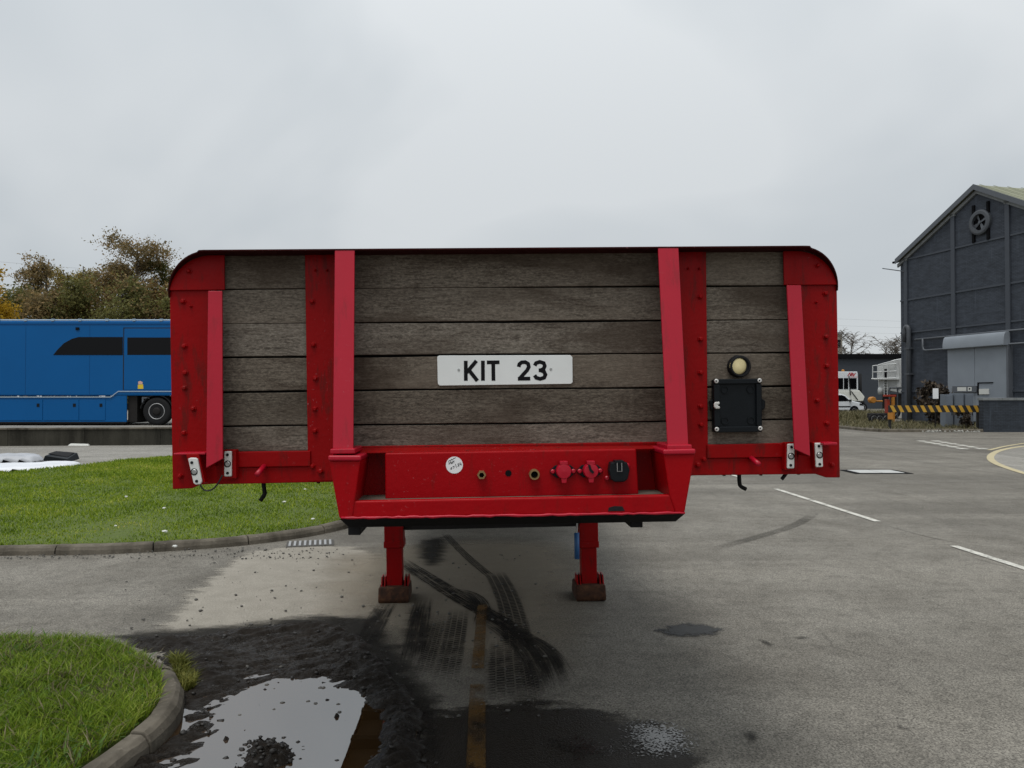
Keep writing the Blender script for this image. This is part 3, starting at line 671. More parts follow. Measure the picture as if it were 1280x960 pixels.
def turf_dome(name, poly, hf, label, res=0.05):
    a = np.array(poly); x0, y0 = a.min(0); x1, y1 = a.max(0); nx, ny = int((x1 - x0) / res) + 2, int((y1 - y0) / res) + 2
    X, Y = np.meshgrid(np.linspace(x0 - .05, x1 + .05, nx), np.linspace(y0 - .05, y1 + .05, ny)); d = sdist(X, Y, poly)
    Z = hf(np.stack([X.ravel(), Y.ravel()], 1)).reshape(X.shape) + 0.03 * (fbm(X, Y, 2.5, 3, 77) - 0.5); Z = np.where(d < 0, -0.03, np.minimum(Z, 0.004 + d * 2.2))
    idx = np.arange(nx * ny).reshape(ny, nx); q = np.stack([idx[:-1, :-1], idx[:-1, 1:], idx[1:, 1:], idx[1:, :-1]], -1).reshape(-1, 4)
    q = q[(d.ravel()[q] > -res * 1.5).any(1)]; used, inv = np.unique(q, return_inverse=True)
    o = np_mesh(name, np.stack([X.ravel(), Y.ravel(), Z.ravel()], 1)[used], inv.reshape(-1, 4), "turf_soil", None, True); tag(o, label, None, None, "structure")
turf_dome("verge", near_poly, near_h, "small grass verge inside the curved kerb in the near left corner")
blades("grass", near_poly, 72000, 0.03, 0.078, 0.0056, lambda p: near_h(p) - 0.01, "grass_blades", "long green grass on the verge in the near left corner", 0.85, 3.2)
blades("dry_blades", near_poly, 5200, 0.04, 0.10, 0.0065, lambda p: near_h(p) - 0.01, "dry_grass", "dead straw blades among the near verge grass", 1.1, 5.0)
blades("clover", near_poly, 2600, 0.03, 0.06, 0.018, lambda p: near_h(p) - 0.01, "weed_leaves", "broad leaved weeds among the near verge grass", 1.3, 1.4)

blades("moss_tuft", gpoly([(213, 828), (230, 833), (246, 850), (240, 866), (228, 872), (222, 850)]), 1500, 0.03, 0.06, 0.008, 0.012, "moss_leaves", "yellow green moss tuft growing outside the curved kerb", 0.9, 4.0)
far_front = [(-420, 690), (-150, 684), (0, 679), (120, 678.5), (200, 675), (280, 670), (340, 664), (400, 655), (440, 645), (480, 630), (520, 610)]
ff = smooth([gp(x, y, KH) for x, y in far_front], 2)
far_poly = ff + [(-0.9, 22.5), (-4.5, 21.5), (-8.5, 19.1), (-9.27, 16.7), (-10.1, 15.2), (-11.5, 13.9), (-16, 12.5), (-26, 11.0)]
def far_h(p): return 0.085 + 0.10 * np.clip((p[:, 1] - 10.0) / 8.0, 0, 1) * np.clip((22.5 - p[:, 1]) / 5.0, 0, 1)
turf_dome("lawn", far_poly, far_h, "broad lawn behind the trailer on the left", 0.12)
blades("grass", far_poly, 190000, 0.025, 0.060, 0.013, lambda p: far_h(p) - 0.01, "lawn_blades", "mown grass of the lawn behind the trailer", 0.6, 0.7,
       lambda p: 0.8 + np.clip((p[:, 1] - 9) / 12, 0, 1.2) * 0.6)
def kerb(name, path, label, w, zt, stone, hts=None):
    k = empty(name, (path[0][0], path[0][1], 0)); org = Vector((path[0][0], path[0][1], 0)); tag(k, label, "kerb")
    p = [Vector((*q, 0)) for q in path]; L_ = [0]
    for a, b in zip(p, p[1:]): L_.append(L_[-1] + (b - a).length)
    def at(s):
        s = max(0, min(L_[-1], s)); i = min(max(int(np.searchsorted(L_, s)) - 1, 0), len(p) - 2); t = (s - L_[i]) / max(1e-6, L_[i + 1] - L_[i])
        return p[i].lerp(p[i + 1], t), (p[i + 1] - p[i]).normalized(), s / L_[-1]
    n = max(1, round(L_[-1] / stone))
    for i in range(n):
        s0, s1 = L_[-1] * i / n + 0.006, L_[-1] * (i + 1) / n - 0.006; rings = []
        jit = random.uniform(-0.008, 0.008); m = 9
        for j in range(m + 1):
            c, t, f = at(s0 + (s1 - s0) * j / m); nn = Vector((t.y, -t.x, 0)); z = (zt if hts is None else float(np.interp(f, *hts))) + jit
            prof = [(0, -0.03), (0, z - 0.012), (0.012, z), (w - 0.035, z), (w - 0.010, z - 0.016), (w + 0.006, z - 0.05), (w + 0.012, -0.03)]
            rings.append([c + nn * (u + mnoise.noise(Vector((c.x * 9, c.y * 9, u * 40))) * 0.007) + Vector((0, 0, v + mnoise.noise(Vector((c.x * 11, c.y * 11, u * 50 + 7))) * 0.009)) - org for u, v in prof])
        mb = MB(); q = len(rings[0]); mb.v = [tuple(v) for r in rings for v in r]
        mb.f = [(a * q + b, a * q + (b + 1) % q, (a + 1) * q + (b + 1) % q, (a + 1) * q + b) for a in range(m) for b in range(q)]
        mb.f += [tuple(range(q)), tuple(m * q + b for b in range(q - 1, -1, -1))]
        mb.build("kerb_stone", "kerb_concrete", k, smooth=False, bevel=0.008, seg=2)
    return k
nk = [gp(x, y, KH) for x, y in [(158, 806), (186, 824), (203, 848), (200, 880), (170, 912), (120, 945), (60, 990), (-60, 1080)]]
kerb("curved_kerb", smooth(nk, 2)[::-1], "chipped concrete kerb curving round the near left verge", 0.105, KH, 0.52, ([0, 0.62, 0.85, 1.0], [0.115, 0.115, 0.07, 0.015]))
# path order decides the kerb's outer side; both run with the road on their right
kerb("long_kerb", ff, "long low concrete kerb along the front of the lawn", 0.125, 0.10, 0.92)
# drain grate by the kerb
gx, gy = gp(388, 680); dg = empty("drain_grate", (gx, gy, 0), R(14)); tag(dg, "iron drain grate in the gutter by the lawn kerb", "drain grate")
MB().box(-0.26, 0.26, -0.16, 0.16, 0.002, 0.010).build("frame", "asphalt_grey", dg)
for i in range(9): MB().box(-0.235 + i * 0.055, -0.210 + i * 0.055, -0.14, 0.14, 0.006, 0.018).build("bar", "rim_steel", dg)
# fallen litter on the lawn
lit = [(614, 295, 0.035), (470, 175, 0.03), (610, 213, 0.03), (1058, 192, 0.03), (1165, 250, 0.025), (1135, 150, 0.025), (430, 275, 0.02), (650, 365, 0.03)]
lab = ["pale stone lying on the lawn beside the trailer corner's shadow", "white scrap of litter on the lawn left of the trailer's lamp", "flat white scrap on the lawn below the tilted marker lamp", "white scrap on the lawn right of the hanging hook",
       "small white scrap nearest the red bolster on the lawn", "tiny white scrap high on the lawn beside the bolster", "tiny pale scrap on the left part of the lawn", "white scrap on the far kerb stones"]
for (zx, zy, r), lb in zip(lit, lab):
    px, py = zx * 430 / 1280, 560 + zy * 240 / 714; x, y = gp(px, py, 0.16 if zy < 330 else 0.11)
    bmx = bmesh.new(); bmesh.ops.create_icosphere(bmx, subdivisions=2, radius=r)
    for v in bmx.verts: v.co = Vector((v.co.x * 0.9, v.co.y * 0.6, v.co.z * 0.4)) * (0.75 + 0.5 * random.random())
    me = bpy.data.meshes.new("litter"); bmx.to_mesh(me); bmx.free()
    o = link("litter_scrap", me, "litter_white"); o.location = (x, y, (float(far_h(np.array([[x, y]]))[0]) + 0.03) if zy < 330 else 0.11); tag(o, lb, "litter", "scraps on the lawn")

# ================================================================== THE RED FLATBED TRAILER
D0 = 2.872; YAW = R(2.35); ROLL = R(-0.85)
TR = empty("flatbed_trailer", ((631.5 - CX) / F * D0, D0, 0)); TR.rotation_euler = (0, ROLL, YAW)
tag(TR, "red flatbed trailer with a timber headboard standing on its landing legs", "trailer")
TM = Matrix.Translation(TR.location) @ TR.rotation_euler.to_matrix().to_4x4(); TI = TM.inverted()
_o = TI @ Vector((0, 0, CAM_H)); TI3 = TI.to_3x3()
def T(px, py, yl):
    d = TI3 @ ray(px, py); t = (yl - _o.y) / d.y; p = _o + d * t
    return (p.x, p.z)
def TP(pts, yl): return [T(x, y, yl) for x, y in pts]
def tslab(name, pts, y_at, y0, y1, mat, parent=TR, bevel=0.003, **k):
    return MB().slab(TP(pts, y_at), y0, y1).build(name, mat, parent, bevel=bevel, **k)

# headboard planks, one long board each
seams_l = [316, 361.5, 404.5, 446.5, 490.5, 533.5, 566]      # plank joints at px x=280
seams_r = [309, 357.0, 399.5, 440.5, 482.5, 524.5, 556]      # plank joints at px x=985
mid_bias = [0, 1.2, 1.5, 2.0, 1.2, 0.6, 0]
for i in range(6):
    def yy(x, k): return seams_l[k] + (seams_r[k] - seams_l[k]) * (x - 280) / 705.0
    top = yy(640, i); g = random.uniform(0.6, 1.5)
    pts = []
    x0, x1 = (222, 1040) if i else (264, 998); N = 24
    up = [(x0 + (x1 - x0) * j / N, yy(x0 + (x1 - x0) * j / N, i) + g + 1.0 * math.sin(j * 0.31 + i * 2) * random.uniform(0.3, 0.9)) for j in range(N + 1)]
    lo = [(x0 + (x1 - x0) * j / N, yy(x0 + (x1 - x0) * j / N, i + 1) - g + 0.9 * math.sin(j * 0.27 + i) * random.uniform(0.3, 0.9)) for j in range(N, -1, -1)]
    dy = random.uniform(-0.002, 0.003)
    tslab("plank", up + lo, 0.0, dy, 0.032 + dy, "weathered_wood", bevel=0.0025)
MB().slab(TP([(266, 322), (996, 316), (1038, 365), (1040, 560), (221, 568), (221, 370)], 0.04), 0.040, 0.046).build("back_sheet", "black_paint", TR)

# corner plates, outer post plates, inner post plates
def arc_pts(cx, cy, r, a0, a1, n=14): return [(cx + r * math.cos(R(a0 + (a1 - a0) * i / n)), cy - r * math.sin(R(a0 + (a1 - a0) * i / n))) for i in range(n + 1)]
RIM_Y = -0.10
HW = 1.252                                    # half width
zt = 0.5 * (T(640, 309.5, RIM_Y)[1] + T(640, 309.5, RIM_Y)[1])
xl = T(211.3, 375, -0.014)[0]; xr = T(1046.6, 375, -0.014)[0]; rad = 0.155
outline = [(xl, zt - 0.156)] + [(xl + rad - rad * math.cos(R(a)), zt - rad + rad * math.sin(R(a))) for a in range(0, 91, 6)]
outline += [(xr - rad + rad * math.sin(R(a)), zt - rad + rad * math.cos(R(a))) for a in range(0, 91, 6)] + [(xr, zt - 0.156)]
rim = MB(); th = 0.005
inner = []
for i, (x, z) in enumerate(outline):
    a = Vector(outline[max(i - 1, 0)]); b = Vector(outline[min(i + 1, len(outline) - 1)]); t = (b - a).normalized(); n = Vector((t.y, -t.x)); inner.append((x + n.x * th, z + n.y * th))
n = len(outline)
vs = [(x, RIM_Y + 0.0, z) for x, z in outline] + [(x, 0.05, z) for x, z in outline] + [(x, RIM_Y, z) for x, z in inner] + [(x, 0.05, z) for x, z in inner]
# the rim narrows towards the post at either end
def narrow(i):
    zz = outline[i][1]; k = min(1.0, max(0.0, (zt - 0.002 - zz) / 0.168)); return RIM_Y if k <= 0 else RIM_Y + 0.022 + (0.060) * k ** 0.7
vs = [(x, narrow(i), z) for i, (x, z) in enumerate(outline)] + vs[n:2 * n] + [(x, narrow(i), z) for i, (x, z) in enumerate(inner)] + vs[3 * n:]
fs = []
for i in range(n - 1): fs += [(i, i + 1, n + i + 1, n + i), (2 * n + i, 3 * n + i, 3 * n + i + 1, 2 * n + i + 1), (i, 2 * n + i, 2 * n + i + 1, i + 1), (n + i, n + i + 1, 3 * n + i + 1, 3 * n + i)]
MB().add(vs, fs).build("top_rim", "shaded_red_paint", TR)

def corner_plate(side):
    e = 0.006
    if side < 0:
        pts = [(x + e * 0.4, z - e) for x, z in outline[1:17]]; pts = [(xl + e, zt - 0.17 - 0.0)] + [(max(x, xl + e), z) for x, z in pts]
        xi, zb = T(280.5, 340, -0.026)[0], T(245, 362.5, -0.026)[1]
        pts = [(xl + e, zb)] + [p for p in pts if p[1] > zb] + [(xi, zt - e), (xi, zb)]
    else:
        pts = [(min(x - e * 0.4, xr - e), z - e) for x, z in outline[17:33]]
        xi, zb = T(980.0, 340, -0.026)[0], T(1010, 356, -0.026)[1]
        pts = [(xi, zb), (xi, zt - e)] + [p for p in pts if p[1] > zb] + [(xr - e, zb)]
    return MB().slab(pts, -0.026, -0.018).build("corner_plate", "red_paint", TR, bevel=0.0015)
cpl, cpr = corner_plate(-1), corner_plate(1)
pol = tslab("post", [(211.8, 356), (270, 356), (270, 566), (279, 570), (279, 604), (250, 606), (240, 610.5), (215.6, 611.5)], -0.014, -0.014, -0.004, "red_paint")
por = tslab("post", [(991, 350), (1046.2, 350), (1050.3, 597), (1033, 597), (1018, 592), (992, 591), (1001, 556)], -0.014, -0.014, -0.004, "red_paint")
pil = tslab("post", [(381.0, 318), (430, 318), (428, 601), (385, 602)], -0.014, -0.014, -0.004, "red_paint")
pir = tslab("post", [(842, 314), (882.8, 314), (885.5, 593), (848, 596)], -0.014, -0.014, -0.004, "red_paint")

# Z-bar stakes: the front flange leans out towards its foot
def stake(fl, yt, yb, outer, mat="bright_skylit_red", cut=0.0):
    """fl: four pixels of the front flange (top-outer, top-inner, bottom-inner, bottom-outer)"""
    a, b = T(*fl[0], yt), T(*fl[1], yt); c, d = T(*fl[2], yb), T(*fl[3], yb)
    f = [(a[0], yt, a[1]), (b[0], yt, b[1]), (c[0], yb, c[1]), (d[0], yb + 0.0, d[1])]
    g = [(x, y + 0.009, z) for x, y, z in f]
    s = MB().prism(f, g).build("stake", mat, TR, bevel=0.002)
    sg = 1 if outer > 0 else -1            # web at the outer edge of the flange
    t_ = 0.008 * -sg
    w0 = [(a[0], yt + 0.009, a[1]), (a[0], -0.0145, a[1]), (d[0], -0.0145, d[1]), (d[0], yb + 0.009, d[1])]
    w1 = [(x + t_, y, z) for x, y, z in w0]
    MB().prism(w0, w1).build("web", "red_paint", s)
    return s
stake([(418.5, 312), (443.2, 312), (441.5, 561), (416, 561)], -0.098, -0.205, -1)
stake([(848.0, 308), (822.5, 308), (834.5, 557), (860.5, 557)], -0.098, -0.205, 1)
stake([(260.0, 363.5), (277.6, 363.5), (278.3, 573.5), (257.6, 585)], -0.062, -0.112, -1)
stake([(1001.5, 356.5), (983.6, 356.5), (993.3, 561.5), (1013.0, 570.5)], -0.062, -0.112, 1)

# lower rails under the outer bays
for pts_u, pts_l in (([(279, 565), (388, 563.5), (388, 583), (279, 584.5)], [(272, 584.5), (416, 582.5), (416, 602.5), (272, 605.5)]),
                     ([(884, 556), (992, 553.5), (992, 571.5), (884, 573)], [(866, 573), (1022, 571), (1022, 592.5), (866, 594.5)])):
    tslab("lower_rail", pts_u, -0.022, -0.022, 0.0, "red_paint")
    tslab("lower_rail", pts_l, -0.0135, -0.0125, 0.03, "red_paint")
    # lower edge angle under the deck
# bolts
def bolt(px, py, yl, r, parent, hexa=True):
    x, z = T(px, py, yl); mb = MB()
    nseg = 6 if hexa else 12
    mb.lathe([(r * 1.45, 0.0), (r * 1.45, -0.003), (r, -0.0032), (r * 0.96, -0.011), (r * 0.6, -0.0135)], (0, 0, 0), 'y', nseg)
    mb.xf(Matrix.Translation((x, yl, z)) @ Matrix.Rotation(random.uniform(0, 1), 4, 'Y'))
    mb.build("bolt", "red_paint", parent, bevel=0.0008)
for px, py in [(229, 377), (231, 433), (232, 466), (231, 485), (242, 511), (230.5, 541), (226, 595)]: bolt(px, py, -0.0135, 0.0085, pol)
bolt(239, 383, -0.0135, 0.004, pol); bolt(236.5, 339, -0.0255, 0.008, cpl)
for px, py in [(390.5, 377), (392, 431), (394.5, 473), (394, 511), (394, 538.5), (391, 583)]: bolt(px, py, -0.0135, 0.0085, pil)
bolt(401, 589, -0.0135, 0.010, pil)
for q in (394.5, 409): bolt(q, 338, -0.0135, 0.004, pil)
for px, py in [(875, 371), (875.5, 424), (875.5, 466), (875.5, 508), (876, 531), (879.5, 574)]: bolt(px, py, -0.0135, 0.0085, pir)
bolt(872, 581, -0.0135, 0.010, pir)
for q in (860, 874): bolt(q, 336, -0.0135, 0.004, pir)
for px, py in [(1031.5, 367), (1032, 421), (1033, 457.5), (1021, 500.5), (1033, 529), (1039.5, 581)]: bolt(px, py, -0.0135, 0.0085, por)
bolt(1020, 378, -0.0135, 0.004, por); bolt(1021.5, 332, -0.0255, 0.007, cpr)

# bolster: two horns, a back plate, coupling panel, front beam, rubbing plate
BY = -0.225
def horn(pts, lip, base):
    h = tslab("horn", pts, BY, BY, -0.010, "panel_red_paint", bevel=0.005)
    tslab("horn_cap", lip, BY - 0.008, BY - 0.008, -0.02, "bright_skylit_red", h, bevel=0.006, seg=3)
    x0, z0 = T(base[0], base[2], -0.2); x1, _ = T(base[1], base[2], -0.2)
    MB().box(x0, x1, -0.222, -0.06, z0 - 0.010, z0 + 0.008).build("stake_foot", "bright_skylit_red", h, bevel=0.004)
    return h
hl = horn([(411, 576), (450.5, 576), (443.5, 626), (440.5, 648), (424, 648)], [(409.5, 569.5), (451.5, 569.5), (451.2, 576.2), (410.2, 576.2)], (414, 445, 563.5))
hr = horn([(829.5, 568), (869, 567), (856, 641), (844.5, 641), (837, 620)], [(829, 562.0), (870, 561.0), (869.6, 567.8), (829.3, 568.6)], (832, 863, 558.5))
zf = T(640, 621, BY)[1]
tslab("bolster_back", [(436, 558), (846, 552), (848, 640), (436, 648)], -0.012, -0.0115, 0.02, "red_paint")
x0, ztp = T(440, 566, -0.1); x1, _ = T(838, 562, -0.1)
# sloping sheet from the planks down to the coupling panel
a = T(446, 559.5, -0.018); b = T(834, 556.5, -0.018); c = T(836, 559.5, -0.10); d = T(448, 565.0, -0.10)
MB().prism([(a[0], -0.018, a[1]), (b[0], -0.018, b[1]), (c[0], -0.10, c[1]), (d[0], -0.10, d[1])],
           [(a[0], -0.018, a[1] - 0.006), (b[0], -0.018, b[1] - 0.006), (c[0], -0.10, c[1] - 0.006), (d[0], -0.10, d[1] - 0.006)]).build("bolster_top", "red_paint", TR, bevel=0.002)
PY = -0.125
panel = tslab("coupling_panel", [(481, 566.5), (795.5, 561.0), (798.5, 618.5), (481.5, 625.0)], PY, PY, -0.02, "panel_red_paint", bevel=0.006, seg=3)
fb = tslab("front_beam", [(439.5, 626.5), (842.5, 618.5), (845.5, 641.5), (439.0, 648.3)], BY + 0.004, BY + 0.004, BY + 0.035, "panel_red_paint", bevel=0.007, seg=3)
za, zb_ = T(440, 627.5, BY)[1], T(843, 620, BY)[1]; xa, xb = T(440, 627, BY)[0], T(843, 620, BY)[0]
MB().hexa([(xa, BY + 0.034, za - 0.012), (xb, BY + 0.034, zb_ - 0.012), (xb, -0.012, zb_ - 0.012), (xa, -0.012, za - 0.012)],
          [(xa, BY + 0.034, za - 0.004), (xb, BY + 0.034, zb_ - 0.004), (xb, -0.012, zb_ - 0.004), (xa, -0.012, za - 0.004)]).build("bolster_floor", "brown_grime" if "brown_grime" in MATS else "deck_wood", TR)
# weld bead along the beam's foot
wp = [(*T(426 + (856 - 426) * i / 60, 647.6 - 6.6 * i / 60 + random.uniform(-.5, .5), BY - 0.002), 0) for i in range(61)]
MB().tube([(x, BY - 0.002, z) for x, z, _ in wp], [0.0045 + random.uniform(-.0008, .0014) for _ in wp], 6).build("weld_bead", "bright_skylit_red", fb, True)
tslab("paint_scar", [(761, 634.5), (768, 632.6), (778, 633), (781, 638.5), (760, 639)], BY + 0.003, BY + 0.0025, BY + 0.006, "black_rubber", fb, bevel=0.0)
# black rubbing plate, upturned lip in front
f0 = TP([(424.5, 649.2), (857, 642.0)], BY + 0.004); f1 = TP([(436, 659.5), (845, 652.0)], BY + 0.05)
zr = min(f1[0][1], f1[1][1])
MB().prism([(f0[0][0], BY + 0.004, f0[0][1]), (f0[1][0], BY + 0.004, f0[1][1]), (f1[1][0], BY + 0.05, f1[1][1]), (f1[0][0], BY + 0.05, f1[0][1])],
           [(f0[0][0], BY + 0.03, f0[0][1]), (f0[1][0], BY + 0.03, f0[1][1]), (f1[1][0], BY + 0.09, f1[1][1]), (f1[0][0], BY + 0.09, f1[0][1])]).build("rubbing_plate_lip", "black_paint", TR, bevel=0.003)
zA, zB = f1[0][1], f1[1][1]
MB().hexa([(f1[0][0], BY + 0.08, zA), (f1[1][0], BY + 0.08, zB), (f1[1][0], 1.5, zB), (f1[0][0], 1.5, zA)],
          [(f1[0][0], BY + 0.08, zA + 0.012), (f1[1][0], BY + 0.08, zB + 0.012), (f1[1][0], 1.5, zB + 0.012), (f1[0][0], 1.5, zA + 0.012)]).build("rubbing_plate", "black_paint", TR)
for q in ([(435, 655), (450.5, 655), (450.5, 669), (435, 669)], [(788, 650), (803.5, 650), (803.5, 659.5), (788, 659.5)]):
    tslab("stop_block", q, BY + 0.12, BY + 0.12, BY + 0.30, "black_rubber")
MB().lathe([(0.06, 0), (0.06, 0.02), (0.0255, 0.02), (0.0255, 0.085), (0.036, 0.085), (0.036, 0.10)], (0.0, 0.75, zr - 0.10), 'z', 20).build("kingpin", "steel", TR)

# couplings on the panel
def disc(name, px, py, yl, prof, mat, parent, n=20, smooth_=False):
    x, z = T(px, py, yl); return MB().lathe(prof, (x, yl, z), 'y', n).build(name, mat, parent, smooth_)
disc("sticker", 568, 581.3, PY - 0.0005, [(0.0302, 0), (0.0302, -0.0008)], "sticker_white", panel, 32)
def stroke(mb, pts, w, y0, y1, mapf):
    """a pen stroke given in pixels: mitred band"""
    P_ = [Vector(mapf(*p)) for p in pts]; L_, R_ = [], []
    for i, p in enumerate(P_):
        d0 = (p - P_[i - 1]).normalized() if i else None; d1 = (P_[i + 1] - p).normalized() if i < len(P_) - 1 else None
        t = ((d0 or d1) + (d1 or d0)); t = t.normalized() if t.length > 1e-6 else (d0 or d1)
        n_ = Vector((-t.y, t.x)); k = 1.0 / max(0.45, abs(n_.dot(Vector((-(d1 or d0).y, (d1 or d0).x)))))
        L_.append(p + n_ * w / 2 * k); R_.append(p - n_ * w / 2 * k)
    for i in range(len(P_) - 1):
        q = [L_[i], L_[i + 1], R_[i + 1], R_[i]]
        mb.prism([(v.x, y0, v.y) for v in q], [(v.x, y1, v.y) for v in q])
wr = MB(); mf = lambda x, y: T(545 + x * 120 / 1280, 560 + y * 50 / 533.3, PY - 0.0014)
for s_ in ([(165, 180), (180, 165), (190, 172), (205, 150), (215, 160), (235, 140), (262, 128)], [(175, 222), (172, 190), (186, 208), (196, 182), (204, 212)], [(212, 185), (208, 205), (222, 204), (224, 184), (212, 184)], [(224, 178), (246, 170)], [(236, 174), (240, 200)],
           [(200, 262), (196, 284), (208, 282), (212, 262), (200, 262)], [(220, 250), (242, 244), (236, 274)], [(258, 214), (274, 262)], [(284, 218), (298, 208), (304, 222), (292, 244), (312, 236)], [(316, 196), (318, 222), (340, 216)], [(328, 194), (338, 232)]):
    stroke(wr, s_, 0.0018, PY - 0.0014, PY - 0.0018, mf)
wr.build("handwriting", "ink_black", panel, recalc=False)
disc("air_pipe", 602, 593, PY, [(0.016, 0.0), (0.016, -0.018), (0.0155, -0.026), (0.0095, -0.026), (0.0095, -0.004)], "brass", panel, 6)
disc("pipe_bore", 602, 593, PY - 0.005, [(0.0092, 0), (0.0092, -0.001)], "dark_fascia", panel, 12)
disc("hole", 635.5, 591.5, PY - 0.0006, [(0.0115, 0), (0.0115, -0.0008)], "dark_fascia", panel, 16)
disc("air_pipe", 667.5, 592.5, PY, [(0.019, 0.0), (0.019, -0.022), (0.018, -0.028), (0.0128, -0.028), (0.0128, -0.004)], "brass", panel, 18)
disc("pipe_bore", 667.5, 592.5, PY - 0.006, [(0.0124, 0), (0.0124, -0.001)], "dark_fascia", panel, 16)
def socket(px, py, capmat, worn=False):
    x, z = T(px, py, PY); s = MB()
    hexp = [(-0.047, 0.003), (-0.028, 0.020), (0.028, 0.020), (0.047, 0.003), (0.047, -0.006), (0.024, -0.024), (-0.024, -0.024), (-0.047, -0.006)]
    s.slab([(x + p, z + q) for p, q in hexp], PY - 0.007, PY).build("socket_flange", "black_plastic", panel, bevel=0.0015)
    for k in (-1, 1): MB().lathe([(0.0085, 0), (0.0085, -0.006), (0.005, -0.009)], (x + 0.037 * k, PY - 0.007, z - 0.001), 'y', 8).build("screw", "bright_skylit_red", panel)
    b = MB().lathe([(0.027, 0), (0.027, -0.030), (0.0245, -0.036), (0.0, -0.038)], (x, PY - 0.006, z + 0.001), 'y', 24).build("socket_cap", capmat, panel, bevel=0.001)
    MB().box(x - 0.014, x + 0.014, PY - 0.042, PY - 0.006, z + 0.024, z + 0.037).build("hinge", capmat, b, bevel=0.002)
    MB().slab([(x - 0.011, z - 0.020), (x + 0.011, z - 0.020), (x + 0.008, z - 0.040), (x - 0.008, z - 0.040)], PY - 0.040, PY - 0.030).build("lift_tab", capmat, b, bevel=0.002)
    if worn:
        MB().slab([(x - 0.012, z + 0.024), (x - 0.004, z + 0.024), (x + 0.001, z + 0.008), (x + 0.010, z - 0.001), (x + 0.005, z - 0.008), (x - 0.006, z + 0.002)], PY - 0.047, PY - 0.0445).build("bare_patch", "black_plastic", b)
socket(703.5, 588.5, "bright_skylit_red"); socket(737, 588, "bright_skylit_red", True)
x, z = T(771.5, 589, PY)
sb = MB().slab([(x - 0.030, z + 0.036), (x + 0.028, z + 0.036), (x + 0.037, z + 0.008), (x + 0.030, z - 0.024), (x + 0.018, z - 0.034), (x - 0.018, z - 0.034), (x - 0.030, z - 0.024), (x - 0.036, z + 0.006)], PY - 0.045, PY).build("square_socket", "black_plastic", panel, bevel=0.004)
MB().tube([(x - 0.008, PY - 0.048, z + 0.034), (x - 0.008, PY - 0.049, z + 0.004), (x + 0.008, PY - 0.049, z + 0.004), (x + 0.008, PY - 0.048, z + 0.034)], 0.0016, 6).build("spring_clip", "steel", sb)
MB().box(x - 0.016, x + 0.016, PY - 0.048, PY - 0.004, z + 0.030, z + 0.042).build("hinge", "black_plastic", sb, bevel=0.002)
for k, w in ((-0.038, -0.024), (0.036, 0.020)): MB().lathe([(0.009, 0), (0.009, -0.008), (0.005, -0.011)], (x + k, PY, z + w), 'y', 8).build("screw", "bright_skylit_red", panel)

# number plate: KIT 23
NPY = -0.007
npl = tslab("number_plate", [(546.4, 446.0), (549, 444.4), (713, 443.8), (715.6, 446.4), (715.9, 477.8), (713.6, 479.9), (549.6, 482.1), (547.2, 480.0)], NPY, NPY, -0.0028, "plate_white", bevel=0.0015)
mf = lambda x, y: T(x, y, NPY - 0.0006); sw = 4.7 / F * D0
for glyph in ([[(582.2, 450.9), (582.3, 476.0)], [(583.4, 465.6), (595.6, 450.9)], [(585.6, 461.8), (596.8, 476.0)]], [[(603.6, 450.8), (603.7, 475.9)]], [[(608.6, 453.0), (624.4, 452.8)], [(616.5, 452.6), (616.8, 475.8)]],
           [[(648.4, 458.6), (649.2, 455.2), (652.0, 452.9), (656.6, 452.6), (660.2, 454.8), (661.0, 458.6), (659.0, 462.6), (650.2, 472.4), (649.2, 474.2)], [(647.4, 473.4), (662.8, 473.2)]],
           [[(668.4, 457.0), (670.2, 453.8), (674.6, 452.3), (679.6, 453.8), (681.0, 457.4), (679.4, 461.2), (675.2, 462.8), (673.4, 462.8)], [(675.2, 462.8), (680.0, 464.4), (681.8, 468.2), (680.2, 472.0), (675.2, 473.6), (670.4, 472.2), (668.2, 469.0)]]):
    g = MB()
    for k_, s_ in enumerate(glyph): stroke(g, s_, sw, NPY + 0.0004, NPY - 0.0006 - 0.0003 * k_, mf)
    g.build("letter", "ink_black", npl, recalc=False)
for q in ((573.5, 462.4), (688.6, 461.6)): disc("screw", *q, NPY, [(0.0052, 0), (0.0045, -0.0018)], "steel", npl, 10)

# round lamp and black box in the right bay
lm = disc("round_lamp", 922, 458.2, -0.002, [(0.041, 0.0), (0.041, -0.030), (0.037, -0.036), (0.032, -0.036), (0.032, -0.030)], "black_rubber", TR, 32)
disc("lens", 922.3, 457.6, -0.0305, [(0.0318, 0.0), (0.0318, -0.003), (0.026, -0.006), (0.0, -0.0075)], "lamp_lens", lm, 32, True)
tslab("lug", [(917, 446), (921, 443.6), (926, 444.6), (926, 448)], -0.02, -0.02, -0.004, "black_rubber", lm)
BXY = -0.040
bxo = tslab("junction_box", [(892.6, 474.6), (952.3, 473.8), (952.6, 539.6), (893.4, 540.4)], BXY, BXY + 0.012, -0.003, "black_plastic", bevel=0.003)
for q in ([(892.2, 474), (952.6, 473.2), (952.4, 479.6), (892.3, 480.3)], [(893.2, 533.5), (953, 532.6), (953, 539.8), (893.4, 540.8)], [(892.3, 480.6), (899.6, 480.5), (900.2, 533.2), (893.2, 533.3)], [(945.6, 480), (952.5, 479.9), (952.8, 532.4), (946, 532.5)]):
    tslab("frame_bar", q, BXY, BXY, BXY + 0.0118, "black_plastic", bxo, bevel=0.003)
for q in ((906, 487.5), (938, 487), (906, 526), (938.5, 525.5)): disc("boss", *q, BXY + 0.012, [(0.014, 0), (0.014, -0.004), (0.011, -0.004), (0.010, -0.001)], "black_plastic", bxo, 20)
